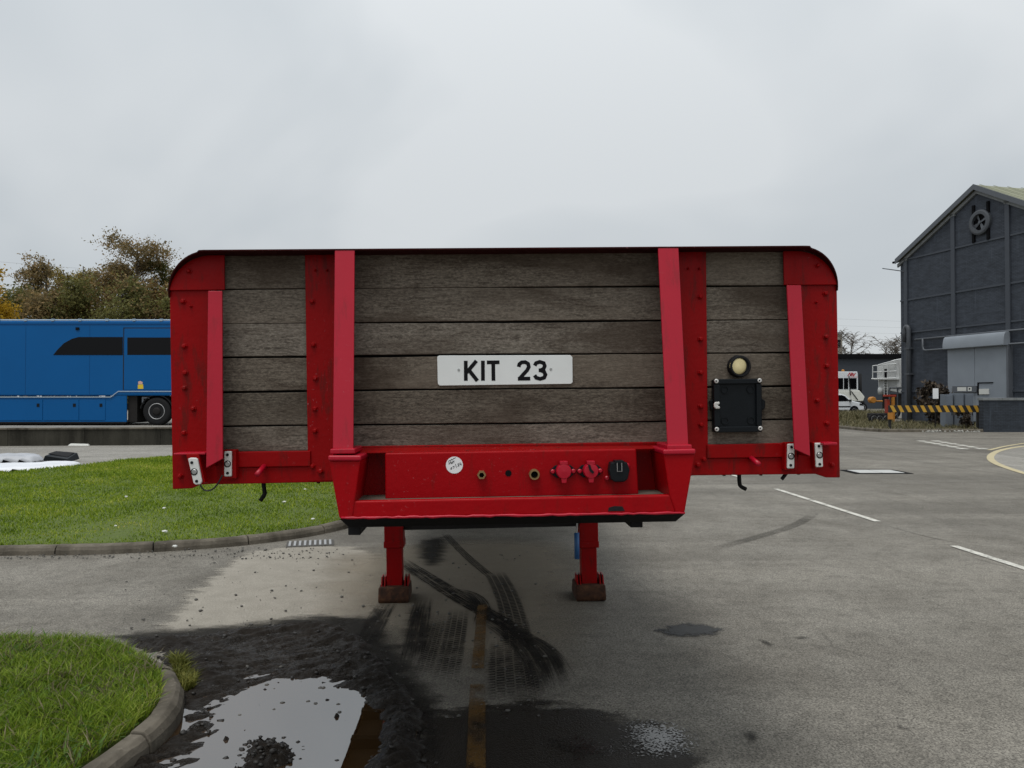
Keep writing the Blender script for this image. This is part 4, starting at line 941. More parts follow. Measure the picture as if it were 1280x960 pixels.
for q in ((895.3, 476.4), (949.4, 475.6), (895.8, 536.5), (950.2, 535.4)):
    s_ = disc("screw", *q, BXY, [(0.0082, 0), (0.0082, -0.004), (0.006, -0.0055), (0.0, -0.0056)], "zinc", bxo, 14); disc("recess", *q, BXY - 0.0055, [(0.003, 0), (0.003, -0.0006)], "dark_fascia", s_, 8)
tslab("latch", [(892.5, 505), (894, 502.5), (899.6, 502), (900, 505.2), (897, 506.5), (900.2, 508.2), (900.2, 511.0), (895, 511.2), (892.6, 509)], BXY - 0.008, BXY - 0.008, BXY, "zinc", bxo)
tslab("ear", [(887.5, 501), (893, 498), (893, 514), (888.5, 512)], -0.02, -0.02, -0.004, "black_plastic", bxo); tslab("ear", [(952, 498), (957, 501), (956.5, 510), (952, 514)], -0.02, -0.02, -0.004, "black_plastic", bxo)

# white marker lamps on red brackets
def marker(pts, yl, holes, br):
    b = tslab("lamp_bracket", br, yl + 0.012, yl + 0.0105, yl + 0.045, "red_paint", bevel=0.003)
    m = tslab("marker_lamp", pts, yl, yl, yl + 0.010, "white_plastic", bevel=0.004, seg=3)
    for i, q in enumerate(holes): disc("led" if i == 1 else "screw", *q, yl, [(0.0105 if i == 1 else 0.0052, 0), (0.0075 if i == 1 else 0.005, -0.0025), (0.002, -0.0025)], "black_plastic" if i != 1 else "steel", m, 14)
    if len(holes) > 1: disc("led_ring", *holes[1], yl + 0.001, [(0.0125, 0), (0.0125, -0.002)], "black_plastic", m, 16)
marker([(234.6, 573.5), (238, 572.2), (245.0, 572.3), (247.0, 574.0), (252.4, 602), (250.4, 605.6), (244.0, 606.2), (241.6, 604)], -0.10, [(239.8, 578.2), (242.8, 589.8), (245.8, 601.4)], [(232.2, 567.2), (248.5, 567.0), (256.5, 603.5), (243, 607)])
tslab("lamp_arm", [(218, 566.2), (258, 565.2), (258, 568.2), (218, 568.8)], -0.075, -0.085, -0.013, "bright_skylit_red")
marker([(279.8, 564.2), (289.4, 564.0), (289.4, 595.6), (279.9, 595.8)], -0.058, [(284.3, 568.4), (284.5, 579.9), (284.5, 591.4)], [(277.5, 562.5), (295.0, 562.0), (295.6, 598), (277.8, 598.8)])
marker([(984.6, 554.8), (993.6, 554.6), (993.2, 585.6), (984.2, 585.8)], -0.058, [(989.2, 558.8), (988.8, 570.2), (988.4, 581.6)], [(981.5, 553.2), (996.4, 552.8), (996.4, 587.2), (980.5, 587.6)])
marker([(1018.6, 553.6), (1028.0, 553.4), (1029.2, 583.8), (1020.2, 584.2)], -0.058, [(1023.6, 557.6), (1024.4, 568.8), (1024.6, 580.2)], [(1015.5, 552.8), (1028.5, 552.4), (1030.6, 585.0), (1018.5, 586.0)])
tslab("lamp_arm", [(1028, 553.2), (1045.5, 552.8), (1045.5, 556.2), (1028, 556.6)], -0.075, -0.085, -0.013, "bright_skylit_red")
def rod(name, pts, yls, r, mat, parent=TR):
    p = [(T(x, y, yl)[0], yl, T(x, y, yl)[1]) for (x, y), yl in zip(pts, yls)]
    return MB().tube(p, r, 10).build(name, mat, parent, True)
rod("lamp_cable", smooth([(250, 605), (253, 611), (258, 614), (266, 612), (273, 604), (278, 594)], 2), [-0.085] * 50, 0.0028, "cable_black")
rod("peg", [(331, 582), (321.5, 593)], [-0.012, -0.10], 0.010, "bright_skylit_red"); rod("peg", [(938, 572), (948, 580)], [-0.012, -0.10], 0.010, "bright_skylit_red")
rod("rope_hook", smooth([(329, 600), (330.5, 614), (331.5, 617), (325.5, 626)], 2), [0.05] * 50, 0.0078, "black_paint")
rod("rope_hook", smooth([(923.8, 590), (924.2, 604), (925.5, 608), (932.5, 611.5)], 2), [0.05] * 50, 0.0078, "black_paint")
rod("rope_hook", smooth([(984, 590), (978, 598), (977, 599)], 1), [0.02] * 50, 0.007, "black_paint")
for q in ((905, 593.2), (951, 592.8), (998, 591.6), (398, 602.6)):
    rod("stud", [(q[0], q[1] - 4), (q[0], q[1] + 1.6)], [0.0, 0.0], 0.006, "black_paint")

# deck, side rails, chassis and running gear behind the headboard
zd = T(640, 562, 0.05)[1]
TL = 12.6
for i in range(12):
    x0 = -1.20 + i * 0.2; MB().box(x0 + 0.002, x0 + 0.198, 0.055, TL, zd - 0.03, zd + random.uniform(-0.001, 0.003)).build("deck_board", "deck_wood", TR)
zrl = T(300, 603, 0.03)[1]
for sx in (-1, 1):
    xe = (xl + 0.008) if sx < 0 else (xr - 0.008)
    MB().box(min(sx * 1.202, xe), max(sx * 1.202, xe), 0.052, TL, zrl + 0.01, zd + 0.006).build("side_rail", "shaded_red_paint", TR, bevel=0.006)
    MB().box(min(sx * 0.44, sx * 0.58), max(sx * 0.44, sx * 0.58), 0.10, 2.6, zr + 0.013, zd - 0.12).build("chassis_beam", "shaded_red_paint", TR, bevel=0.004)
    MB().box(min(sx * 0.44, sx * 0.58), max(sx * 0.44, sx * 0.58), 2.604, TL - 0.05, zr - 0.16, zd - 0.12).build("chassis_beam", "shaded_red_paint", TR, bevel=0.004)
for y in np.arange(0.35, TL, 0.6): MB().box(-1.20, 1.20, y - 0.04, y + 0.04, zd - 0.118, zd - 0.031).build("cross_member", "dark_chassis", TR)
MB().box(-1.2, 1.2, TL, TL + 0.06, zrl, zd).build("rear_bar", "red_paint", TR)
# axles and wheels
def wheel_parts(parent, c, rad_, wid, side, ty="black_rubber", rm="rim_steel", axis='x', n=36):
    s = side; w = wid / 2
    t = MB().lathe([(rad_ * 0.56, -w * 0.9), (rad_ * 0.80, -w), (rad_ * 0.95, -w * 0.92), (rad_, -w * 0.7), (rad_, w * 0.7), (rad_ * 0.95, w * 0.92), (rad_ * 0.80, w), (rad_ * 0.56, w * 0.9)], c, axis, n).build("tyre", ty, parent, True)
    q = lambda o: o * s
    r_ = MB().lathe([(rad_ * 0.57, q(-w * .5)), (rad_ * 0.58, q(w * 0.98)), (rad_ * 0.54, q(w * 1.0)), (rad_ * 0.51, q(w * 0.75)), (rad_ * 0.33, q(w * 0.55)), (rad_ * 0.27, q(w * 0.75)), (rad_ * 0.24, q(w * 1.02)), (rad_ * 0.05, q(w * 1.05))], c, axis, n).build("rim", rm, parent, True)
    MB().lathe([(rad_ * 0.30, q(w * 0.60)), (rad_ * 0.27, q(w * 1.06)), (rad_ * 0.18, q(w * 1.12)), (rad_ * 0.03, q(w * 1.13))], c, axis, 20).build("hub", "dark_chassis", parent, True)
    h = MB()
    for k in range(10):
        a = k * 0.628; off = Vector((q(w * 0.70), math.cos(a) * rad_ * 0.37, math.sin(a) * rad_ * 0.37)) if axis == 'x' else Vector((math.cos(a) * rad_ * 0.37, q(w * 0.70), math.sin(a) * rad_ * 0.37))
        h.lathe([(rad_ * 0.028, -0.02), (rad_ * 0.028, 0.02)], Vector(c) + off, axis, 6)
    h.build("wheel_nuts", "steel", parent)
for ya in (8.6, 9.95, 11.3):
    MB().tube([(-1.1, ya, 0.5), (1.1, ya, 0.5)], 0.065, 12).build("axle", "dark_chassis", TR, True)
    for sx in (-1, 1):
        we = empty("wheel", (sx * 1.03, ya, 0.515 - sx * 0.0148 * 1.03)); we.parent = TR
        wheel_parts(we, (0, 0, 0), 0.51, 0.36, sx)
# landing legs
for px, s in ((494.0, -1), (735.5, 1)):
    yl = 3.53; x = T(px, 720, yl)[0]; g0 = -x * math.sin(-ROLL)     # local height of the ground below this leg
    lg = MB().box(x - 0.064, x + 0.064, yl - 0.064, yl + 0.064, g0 + 0.115, 0.75).build("landing_leg", "red_paint", TR, bevel=0.006)
    zc = T(px, 684.5, yl - 0.08)[1]
    MB().box(x - 0.077, x + 0.077, yl - 0.077, yl + 0.077, zc, zd - 0.12).build("sleeve", "red_paint", lg, bevel=0.006)
    MB().box(x - 0.082, x + 0.082, yl - 0.082, yl + 0.082, zc - 0.004, zc + 0.05).build("collar", "red_paint", lg, bevel=0.006)
    ft = [(-0.15, 0.0), (0.15, 0.0), (0.165, 0.03), (0.160, 0.055), (0.13, 0.125), (-0.13, 0.125), (-0.160, 0.055), (-0.165, 0.03)]
    MB().prism([(x - 0.122, yl + p, g0 + q + 0.002) for p, q in ft], [(x + 0.122, yl + p, g0 + q + 0.002) for p, q in ft]).build("foot", "rusty_steel", lg, bevel=0.012, seg=3)
    for k in (-1, 1):
        for o in (0.082, 0.106): MB().prism([(x + k * o, yl - 0.10, g0 + 0.12), (x + k * o, yl + 0.10, g0 + 0.12), (x + k * o, yl + 0.05, g0 + 0.195), (x + k * o, yl - 0.05, g0 + 0.195)], [(x + k * o + 0.010, yl - 0.10, g0 + 0.12), (x + k * o + 0.010, yl + 0.10, g0 + 0.12), (x + k * o + 0.010, yl + 0.05, g0 + 0.195), (x + k * o + 0.010, yl - 0.05, g0 + 0.195)]).build("foot_lug", "red_paint", lg)
xl_, xr_ = T(494, 720, 3.53)[0], T(735.5, 720, 3.53)[0]; zb = T(615, 655, 3.53)[1]
MB().box(xl_ + 0.08, xr_ - 0.08, 3.50, 3.57, zb - 0.03, zb + 0.06).build("leg_brace", "dark_chassis", TR, bevel=0.004)
MB().tube([(xl_ + 0.08, 3.62, zb + 0.12), (xr_ - 0.08, 3.62, zb + 0.12)], 0.018, 8).build("drive_shaft", "dark_chassis", TR)
for sx in (-1, 1): MB().tube([(sx * 0.72, 3.60, 0.72), (sx * 0.52, 4.5, zr - 0.1)], 0.025, 8).build("leg_stay", "dark_chassis", TR)
hx = T(721.0, 676, 3.4)[0]
hd = MB().tube([(hx, 3.4, T(721, 666, 3.4)[1]), (hx, 3.4, T(720.6, 698.5, 3.4)[1])], 0.021, 14).build("crank_grip", "blue_handle", TR, True)
MB().tube([(hx, 3.4, T(721, 666, 3.4)[1]), (hx + 0.01, 3.4, T(722, 640, 3.4)[1])], 0.008, 8).build("crank_rod", "steel", hd)
MB().box(hx - 0.04, hx + 0.06, 3.38, 3.46, zb + 0.02, zb + 0.10).build("crank_bracket", "dark_chassis", TR)

# ================================================================== LEFT BACKGROUND: ledge, blue trailer, trees
LEDGE = 0.60
def ledge_y(x): return 26.4 + 0.10 * (x + 9.0)
lp = [(-60, ledge_y(-60) + 2), (-20, ledge_y(-20)), (-2, ledge_y(-2)), (-1.2, 27.6), (-1.2, 60), (-60, 60)]
tag(MB().plan(lp, 0.0, LEDGE - 0.004).build("loading_yard", "pale_concrete"), "raised concrete yard the blue trailer stands on", None, None, "structure")
wl = empty("retaining_wall", (-12, ledge_y(-12), 0)); tag(wl, "low mossy concrete retaining wall in front of the blue trailer", "wall")
xs = np.arange(-31.0, -1.9, 2.4)
for x0 in xs:
    x1 = min(x0 + 2.392, -1.9); o = (-12, ledge_y(-12))
    a = [(x0 - o[0], ledge_y(x0) - 0.30 - o[1]), (x1 - o[0], ledge_y(x1) - 0.30 - o[1]), (x1 - o[0], ledge_y(x1) - 0.006 - o[1]), (x0 - o[0], ledge_y(x0) - 0.006 - o[1])]
    MB().plan(a, 0.0, LEDGE - 0.06).build("wall_panel", "mossy_concrete", wl, bevel=0.012)
    c = [(p, q - (0.04 if k < 2 else 0)) for k, (p, q) in enumerate(a)]
    MB().plan(c, LEDGE - 0.058, LEDGE).build("coping", "kerb_concrete", wl, bevel=0.012)
xp = [(185, 541), (60, 551), (104, 546)]
for k, (px, py) in enumerate(((128, 544), (96, 543), (200, 541))):
    X_, Z_ = P(px, py, ledge_y(-13) - 0.3); 
# blue trailer
BYY = 27.55
bt = empty("blue_trailer", (-15, BYY, LEDGE)); tag(bt, "long blue box trailer with dark side windows parked behind the lawn", "trailer")
def B(px, py, y=BYY): X_, Z_ = P(px, py, y); return (X_ + 15, Z_ - LEDGE)
def bpoly(pts, y=0.0): return [B(x, q, BYY + y) for x, q in pts]
x_l, x_r = -8.6, 6.6; zt_ = B(100, 401)[1]; zs = B(100, 494)[1]; zb0 = B(100, 527.5)[1]; xw0 = B(158, 500)[0]
body = MB().slab([(x_l, zs - 0.02), (x_r, zs - 0.02), (x_r, zt_), (x_l, zt_)], 0.0, 2.5).build("body", "blue_coach_paint", bt, bevel=0.05, seg=3)
MB().box(x_l + 0.05, x_r - 0.05, 0.03, 2.45, zt_ + 0.001, zt_ + 0.055).build("roof_edge", "roof_white", bt, bevel=0.02)
for q in np.linspace(x_l + 0.3, x_r - 0.3, 16): MB().box(q - 0.05, q + 0.05, -0.01, 0.06, zt_ - 0.01, zt_ + 0.075).build("roof_clip", "stripe_silver", bt)
# skirt with locker doors, stepping up over the wheels
sk = [(x_l, zb0), (xw0, zb0), (xw0, zs + 0.28), (B(150, 489)[0], B(150, 489.5)[1]), (B(138, 497)[0], B(138, 497)[1]), (x_l, B(0, 497)[1])]
skp = MB().slab(sk, 0.02, 0.07).build("skirt", "blue_coach_paint", bt, bevel=0.01)
edges_ = [x_l + 0.1, B(-55, 0)[0], B(4, 0)[0], B(58, 0)[0], B(103, 0)[0], B(136, 0)[0]]
for a, b in zip(edges_, edges_[1:]):
    d_ = MB().box(a + 0.018, b - 0.018, 0.004, 0.0196, zb0 + 0.06, B(0, 499.5)[1]).build("locker_door", "blue_coach_paint", bt, bevel=0.006)
    MB().box(b - 0.22, b - 0.12, -0.003, 0.0036, zs - 0.42, zs - 0.30).build("handle", "black_plastic", d_)
MB().slab([(x_l, zb0 - 0.05), (xw0 - 0.02, zb0 - 0.05), (xw0 - 0.02, zb0 - 0.002), (x_l, zb0 - 0.002)], 0.03, 2.4).build("underframe", "dark_chassis", bt)
st = MB()
sp_ = [(x_l, B(0, 496.3)[1]), (B(138.5, 496)[0], B(138.5, 496.3)[1]), (B(148, 489)[0], B(148, 489.2)[1]), (x_r, B(213, 489.2)[1])]
for (a, b) in zip(sp_, sp_[1:]):
    st.hexa([(a[0], -0.018, a[1] - 0.018), (b[0], -0.018, b[1] - 0.018), (b[0], 0.0195, b[1] - 0.018), (a[0], 0.0195, a[1] - 0.018)], [(a[0], -0.018, a[1] + 0.018), (b[0], -0.018, b[1] + 0.018), (b[0], 0.0195, b[1] + 0.018), (a[0], 0.0195, a[1] + 0.018)])
st.build("stripe", "stripe_silver", bt)
for px in (-60, 32, 112):
    q = B(px, 450)[0]; MB().box(q - 0.006, q + 0.006, -0.004, 0.01, zs + 0.02, zt_ - 0.12).build("panel_seam", "blue_seam", bt)
MB().box(x_l, x_r, -0.012, 0.0, zt_ - 0.14, zt_ - 0.10).build("cant_rail", "blue_seam", bt)
# windows
wn_ = MB().slab(bpoly([(66.5, 443.8), (72, 437), (80, 429), (90, 423.5), (98, 421.3), (153.5, 421.3), (153.5, 443.8)]), -0.012, 0.05).build("window", "dark_glass", bt, bevel=0.008)
w2 = MB().slab(bpoly([(159.2, 421.8), (330, 421.8), (330, 443.8), (159.2, 443.8)]), -0.014, 0.05).build("window", "dark_glass", bt, bevel=0.008)
# slide-out side panel
e0, e1, f0_, f1_ = B(157.3, 0)[0], x_r - 0.3, B(0, 409.5)[1], B(0, 487.3)[1]
for q in ((e0, e0 + 0.03, f1_, f0_), (e0, e1, f0_ - 0.03, f0_)): MB().box(q[0], q[1], -0.006, 0.03, q[2], q[3]).build("panel_seam", "dark_chassis", bt)
MB().slab([(e0 + 0.032, f1_), (e1, f1_), (e1, f0_ - 0.032), (e0 + 0.032, f0_ - 0.032)], -0.010, 0.028).build("slide_panel", "blue_coach_paint", bt, bevel=0.01)
MB().slab(bpoly([(95, 409.2), (99.2, 409.2), (99.2, 412.6), (95, 412.6)]), -0.03, 0.02).build("side_lamp", "dark_fascia", bt)
# plain yellow print on the panel
px_ = MB().slab(bpoly([(172.6, 480.8), (179, 480.4), (179.4, 486), (172.4, 486)]), -0.0125, -0.0105).build("sticker", "yellow_print", bt)
MB().slab(bpoly([(172.8, 477.2), (175.5, 476.2), (178.6, 477.6), (178.2, 480.2), (173.2, 480.4)]), -0.0128, -0.0106).build("sticker", "pink_print", bt)
# wheel bay
MB().slab([(xw0 + 0.001, zb0 + 0.0), (B(173, 0)[0], zb0), (B(173, 0)[0], zs + 0.02), (xw0 + 0.001, zs + 0.02)], 0.12, 2.3).build("bay_panel", "dark_chassis", bt)
MB().box(B(173, 0)[0] + 0.01, x_r - 0.2, 0.9, 1.6, 0.55, zs - 0.03).build("chassis", "dark_chassis", bt)
for k in range(3):
    xc = B(198.5, 0)[0] + k * 1.36; rr_ = 0.50
    we = empty("wheel", (xc, 0.20, rr_ + 0.002)); we.parent = bt; wheel_parts(we, (0, 0, 0), rr_, 0.33, -1, axis='y')
    we2 = empty("wheel", (xc, 2.30, rr_ + 0.002)); we2.parent = bt; wheel_parts(we2, (0, 0, 0), rr_, 0.33, 1, axis='y')
    mbg = MB(); pp = [(xc + 0.60 * math.cos(R(a)), rr_ + 0.60 * math.sin(R(a))) for a in range(10, 171, 10)]; pq = [(xc + 0.57 * math.cos(R(a)), rr_ + 0.57 * math.sin(R(a))) for a in range(170, 9, -10)]
    mbg.slab(pp + pq, 0.03, 0.38).build("mudguard", "black_rubber", bt)
xg = B(186, 0)[0] - 0.17
MB().slab([(B(180, 0)[0], zs - 0.30), (B(182, 0)[0], zs - 0.30), (B(182, 0)[0], zs - 0.12), (B(189, 0)[0], zs - 0.12), (B(189, 0)[0], zs - 0.06), (B(180, 0)[0], zs - 0.06)], 0.05, 0.12).build("bracket", "grey_trim", bt)
for q in (-3.2,):
    for yq in (0.35, 2.0): 
        MB().box(B(14, 0)[0] - 0.08, B(14, 0)[0] + 0.08, yq, yq + 0.14, 0.12, zb0).build("landing_leg", "dark_chassis", bt)
        MB().box(B(14, 0)[0] - 0.28, B(14, 0)[0] + 0.28, yq - 0.12, yq + 0.26, 0.002, 0.12).build("leg_foot", "dark_chassis", bt, bevel=0.03)

# white boards and sheeting dumped at the lawn's edge
def crumple(name, pts, z0, z1, mat, label, seed, cat):
    a = np.array(pts); x0, y0 = a.min(0); x1, y1 = a.max(0); nx, ny = 60, 22
    X, Y = np.meshgrid(np.linspace(x0, x1, nx), np.linspace(y0, y1, ny)); d = sdist(X, Y, [tuple(p) for p in pts])
    Z = z0 + np.clip(d / 0.12, 0, 1) * (z1 - z0) * (0.35 + 0.9 * fbm(X, Y, 1.6, 4, seed)); idx = np.arange(nx * ny).reshape(ny, nx)
    q = np.stack([idx[:-1, :-1], idx[:-1, 1:], idx[1:, 1:], idx[1:, :-1]], -1).reshape(-1, 4); q = q[(d.ravel()[q] > -0.02).all(1)]
    used, inv = np.unique(q, return_inverse=True); V = np.stack([X.ravel(), Y.ravel(), Z.ravel()], 1)[used]
    o = np_mesh(name, V, inv.reshape(-1, 4), mat, None, True); m = o.modifiers.new("t", 'SOLIDIFY'); m.thickness = 0.012
    return tag(o, label, cat)
hz_ = 0.18
q = [gp(*p, 0.08) for p in ((-60, 580), (60, 577.5), (104, 577.5), (88, 581.5), (40, 586), (-60, 588.5))]
crumple("white_sheeting", q, 0.03, 0.12, "white_sheet", "crumpled white plastic sheeting lying along the lawn's far edge", 91, "sheeting")
q = [gp(*p, 0.05) for p in ((-40, 573.5), (52, 571.5), (58, 575), (40, 577), (-40, 578.5))]
crumple("grey_sheeting", q, 0.02, 0.20, "grey_sheet", "grey crumpled sheet lying behind the white sheeting", 93, "sheeting")
tx, ty = gp(68, 576.5, 0.05)
tr_ = empty("black_tray", (tx, ty + 0.2, 0.0)); tr_.scale = (0.62, 0.62, 0.62); tag(tr_, "black plastic tray lying on the white sheeting", "tray")
MB().hexa([(-0.48, -0.3, 0.10), (0.55, -0.3, 0.02), (0.55, 0.5, 0.10), (-0.48, 0.5, 0.16)], [(-0.40, -0.3, 0.30), (0.50, -0.3, 0.16), (0.45, 0.5, 0.36), (-0.40, 0.5, 0.42)]).build("shell", "black_plastic", tr_, bevel=0.02)
MB().hexa([(-0.38, -0.1, 0.36), (0.40, -0.1, 0.22), (0.38, 0.4, 0.36), (-0.36, 0.4, 0.42)], [(-0.38, -0.1, 0.375), (0.40, -0.1, 0.235), (0.38, 0.4, 0.375), (-0.36, 0.4, 0.435)]).build("lid", "black_rubber", tr_)
x_, y_ = gp(102, 557); o = MB().hexa([(-.35, -.12, 0), (.35, -.1, 0), (.3, .12, 0), (-.3, .1, 0)], [(-.28, -.08, .07), (.3, -.06, .05), (.25, .08, .06), (-.25, .08, .08)]).build("paper_scrap", "litter_white", bevel=0.01); o.location = (x_, y_ - 0.1, 0.007); tag(o, "flat white scrap on the road below the retaining wall", "litter")

# ------------------------------------------------------------------ trees
def make_tree(name, loc, H, spread, leaf, n_leaf, label, seed, crown_lo=0.18, droop=0.6, lsize=0.082, clump=0.62, bark="bark", group=None, limbs=15, n_sub=7, top=0.9, twig=1.0):
    r = random.Random(seed); t = empty(name, loc); tag(t, label, "tree", group)
    mb = MB(); tp = []; x = y = 0.0
    for i in range(9):
        f = i / 8; tp.append((x, y, H * 0.92 * f)); x += r.uniform(-.035, .035) * H * .4; y += r.uniform(-.035, .035) * H * .4
    r0 = H * 0.014 + 0.04
    mb.tube(tp, [r0 * (1 - 0.88 * i / 8) + 0.012 for i in range(9)], 7)
    tips = []
    for k in range(limbs):
        f = crown_lo + (0.95 - crown_lo) * (k + r.random()) / limbs; j = min(7, int(f * 8)); b = Vector(tp[j]).lerp(Vector(tp[j + 1]), f * 8 - j)
        a = r.uniform(0, 6.283); prof = math.sin(math.pi * min(1, max(0.05, (f - crown_lo * 0.5) / (1.06 - crown_lo * 0.5))) ** top)
        ln = spread * (0.55 + 0.65 * prof) * r.uniform(0.75, 1.15)
        d = Vector((math.cos(a), math.sin(a), r.uniform(0.45, 1.1))).normalized()
        p = [b + d * ln * q + Vector((0, 0, -droop * ln * q * q * 0.45)) + Vector((r.uniform(-.06, .06), r.uniform(-.06, .06), 0)) * ln for q in (0, .35, .7, 1)]
        mb.tube(p, [r0 * .38 * (1 - f * .6) + .01, r0 * .25 * (1 - f * .6) + .008, .02, .010], 5, False)
        for m in range(n_sub):
            q = r.uniform(0.25, 1.0); i = min(2, int(q * 3)); s0 = p[i].lerp(p[i + 1], q * 3 - i); a2 = r.uniform(0, 6.283)
            d2 = Vector((math.cos(a2), math.sin(a2), r.uniform(-.25, .9))).normalized(); l2 = spread * r.uniform(.2, .5)
            e = s0 + d2 * l2 + Vector((0, 0, -droop * l2 * 0.5)); mid = s0.lerp(e, .5) + Vector((0, 0, .12 * l2))
            mb.tube([s0, mid, e], [.016 * twig, .011 * twig, .006 * twig], 4, False)
            tips += [(mid, l2), (e, l2), (s0.lerp(mid, .6), l2), (mid.lerp(e, 0.5) + Vector((0, 0, -droop * l2 * .4)), l2)]
    mb.build("trunk", bark, t, True, recalc=False)
    g = np.random.default_rng(seed); T_ = np.array([[*p] for p, _ in tips]); S = np.array([l for _, l in tips])
    wts = g.random(len(T_)) ** 0.9 + 0.15; wts /= wts.sum()
    pick = g.choice(len(T_), n_leaf, p=wts); c = T_[pick] + g.normal(0, 1, (n_leaf, 3)) * (S[pick] * clump * 0.42)[:, None] * [1, 1, 0.85]
    c[:, 2] -= np.abs(g.normal(0, 1, n_leaf)) * droop * 0.35
    u = g.normal(0, 1, (n_leaf, 3)); u /= np.linalg.norm(u, axis=1)[:, None]; w = np.cross(u, g.normal(0, 1, (n_leaf, 3))); w /= np.linalg.norm(w, axis=1)[:, None]
    sz = lsize * (0.5 + g.random(n_leaf)); u *= sz[:, None]; w *= (sz * 0.55)[:, None]
    V = np.stack([c - u, c + w, c + u, c - w], 1).reshape(-1, 3); V[:, 2] = np.maximum(V[:, 2], 0.05)
    np_mesh("crown", V, np.arange(n_leaf * 4).reshape(-1, 4), leaf, t)
    return t
def tx_at(px, Y): return (px - 640) / F * Y
def top_h(py, Y, base=LEDGE): return CAM_H + (494 - py) / F * Y - base
G1 = "autumn trees behind the blue trailer"
for (px, py, Y, sp, leaf, nl, label, sd, kw) in [
    (-17, 334, 46, 1.7, "bright_yellow_leaves", 9000, "bright orange yellow tree at the left edge above the blue trailer", 1, dict(clump=0.8, droop=0.2)),
    (54, 317, 60, 2.3, "birch_leaves", 15000, "thin brown birch second from the left above the blue trailer", 2, dict(limbs=24)),
    (80, 322, 62, 2.0, "yellow_leaves", 13000, "golden yellow birch right of the thin brown birch", 3, dict(limbs=20)),
    (110, 318, 62, 2.2, "yellow_leaves", 15000, "loose ochre birch between the golden birch and the tallest tree", 4, dict(limbs=22)),
    (162, 295, 60, 3.2, "birch_leaves", 30000, "tallest brown birch with hanging twigs behind the blue trailer", 5, dict(limbs=34, n_sub=10)),
    (205, 312, 62, 2.6, "green_leaves", 22000, "dark green tree beside the trailer's rounded left corner", 6, dict(clump=0.7)),
    (28, 345, 61, 1.9, "bronze_leaves", 14000, "low bronze tree between the orange tree and the thin brown birch", 9, dict(limbs=20)),
    (135, 326, 63, 2.0, "bronze_leaves", 10000, "bronze birch just left of the tallest tree", 10, dict(limbs=22)),
    (258, 322, 62, 2.8, "birch_leaves", 8000, "brown tree mostly hidden behind the headboard's left bay", 7, {}),
    (330, 330, 63, 2.8, "bronze_leaves", 8000, "bronze tree hidden behind the headboard's middle", 8, {})]:
    make_tree("birch_tree" if leaf != "bright_yellow_leaves" else "maple_tree", (tx_at(px, Y), Y, 0.0 if Y > 60 else LEDGE - 0.02), top_h(py, Y) / 0.95, sp, leaf, nl, label, sd, group=G1, **kw)
_src = [o for o in bpy.data.objects if o.parent is None and o.name.startswith("birch_tree")]
for i, X_ in enumerate((-21.0, -14.5, -8.0, -1.5, 5.5, 12.5, 19.0)):
    c_ = copy_tree(_src[(i * 3 + 1) % len(_src)]); c_.location = (X_, 74.0 + (i % 3) * 2.5, 0.0); c_.rotation_euler = (0, 0, i * 1.3); c_.scale = (0.9, 0.9, 0.8)
    tag(c_, "autumn tree wholly hidden behind the trailer's timber headboard", "tree", "trees hidden behind the headboard")
G2 = "shrubs of the thicket below the birches"
names = ["far left", "second from the left", "third from the left", "fourth from the left", "fifth from the left", "sixth from the left", "seventh from the left", "eighth from the left", "rightmost visible", "first hidden", "second hidden"]
for i, (px, py, leaf) in enumerate([(-20, 380, "bronze_leaves"), (12, 378, "green_leaves"), (36, 366, "green_leaves"), (62, 362, "birch_leaves"), (92, 358, "green_leaves"), (122, 360, "bronze_leaves"), (150, 352, "green_leaves"), (178, 356, "birch_leaves"), (206, 354, "bronze_leaves"), (240, 358, "green_leaves"), (290, 362, "bronze_leaves")]):
    Y = 56 + (i % 3) * 1.3
    make_tree("thicket_shrub", (tx_at(px, Y), Y, LEDGE - 0.02), top_h(py + 2, Y) / 0.95, 2.5, leaf, 9500, "shrub of the thicket above the blue trailer roof, " + names[i], 40 + i, 0.05, 0.2, 0.105, 1.0, group=G2, limbs=16, n_sub=6, top=0.6)
# overhead wires far behind
for k, (y0, y1) in enumerate(((311.5, 313), (328.5, 330), (344, 345))):
    Y = 150; a = P(-200, y0 - 1, Y); b = P(1400, 408 + k * 6, 340)
    pts = [(a[0] + (b[0] - a[0]) * f, Y + 190 * f, a[1] + (b[1] - a[1]) * f - 14 * f * (1 - f)) for f in np.linspace(0, 1, 24)]
    tag(MB().tube(pts, 0.018, 5).build("overhead_wire", "wire_grey"), ["topmost of the three thin overhead wires in the left sky", "middle of the three thin overhead wires in the left sky", "lowest of the three thin overhead wires in the left sky"][k], "wire", "overhead wires")

# ================================================================== RIGHT BACKGROUND: painted brick workshop and yard clutter
C0 = Vector((23.3, 46.0)); dv = Vector((0.238, -0.971)).normalized(); nv = Vector((-dv.y, dv.x)) * -1        # wall direction (towards us), outward normal
nv = Vector((dv.y, -dv.x))
WS = empty("workshop_building", (C0.x, C0.y, 0)); WS.rotation_euler = (0, 0, math.atan2(dv.y, dv.x)); tag(WS, "dark grey painted brick workshop with a gabled roof on the right", "building")
# local: x runs along the gable wall towards us, y runs behind the wall (into the building), z up
def WT(px, py, off=0.0):
    """pixel -> (t, z) on the gable wall plane"""
    k = (px - CX) / F; d = ray(px, py); k = d.x / d.y
    o = C0 + nv * off; t = (o.y * k - o.x) / (dv.x - dv.y * k); Y = o.y + dv.y * t
    return (t, CAM_H + d.z / d.y * Y)
GW = 11.27; HG = GW / 2; ZE = WT(1131, 325)[1]; ZR = WT(1225, 234)[1]; DEPTH = 26.0
flip = 1.0
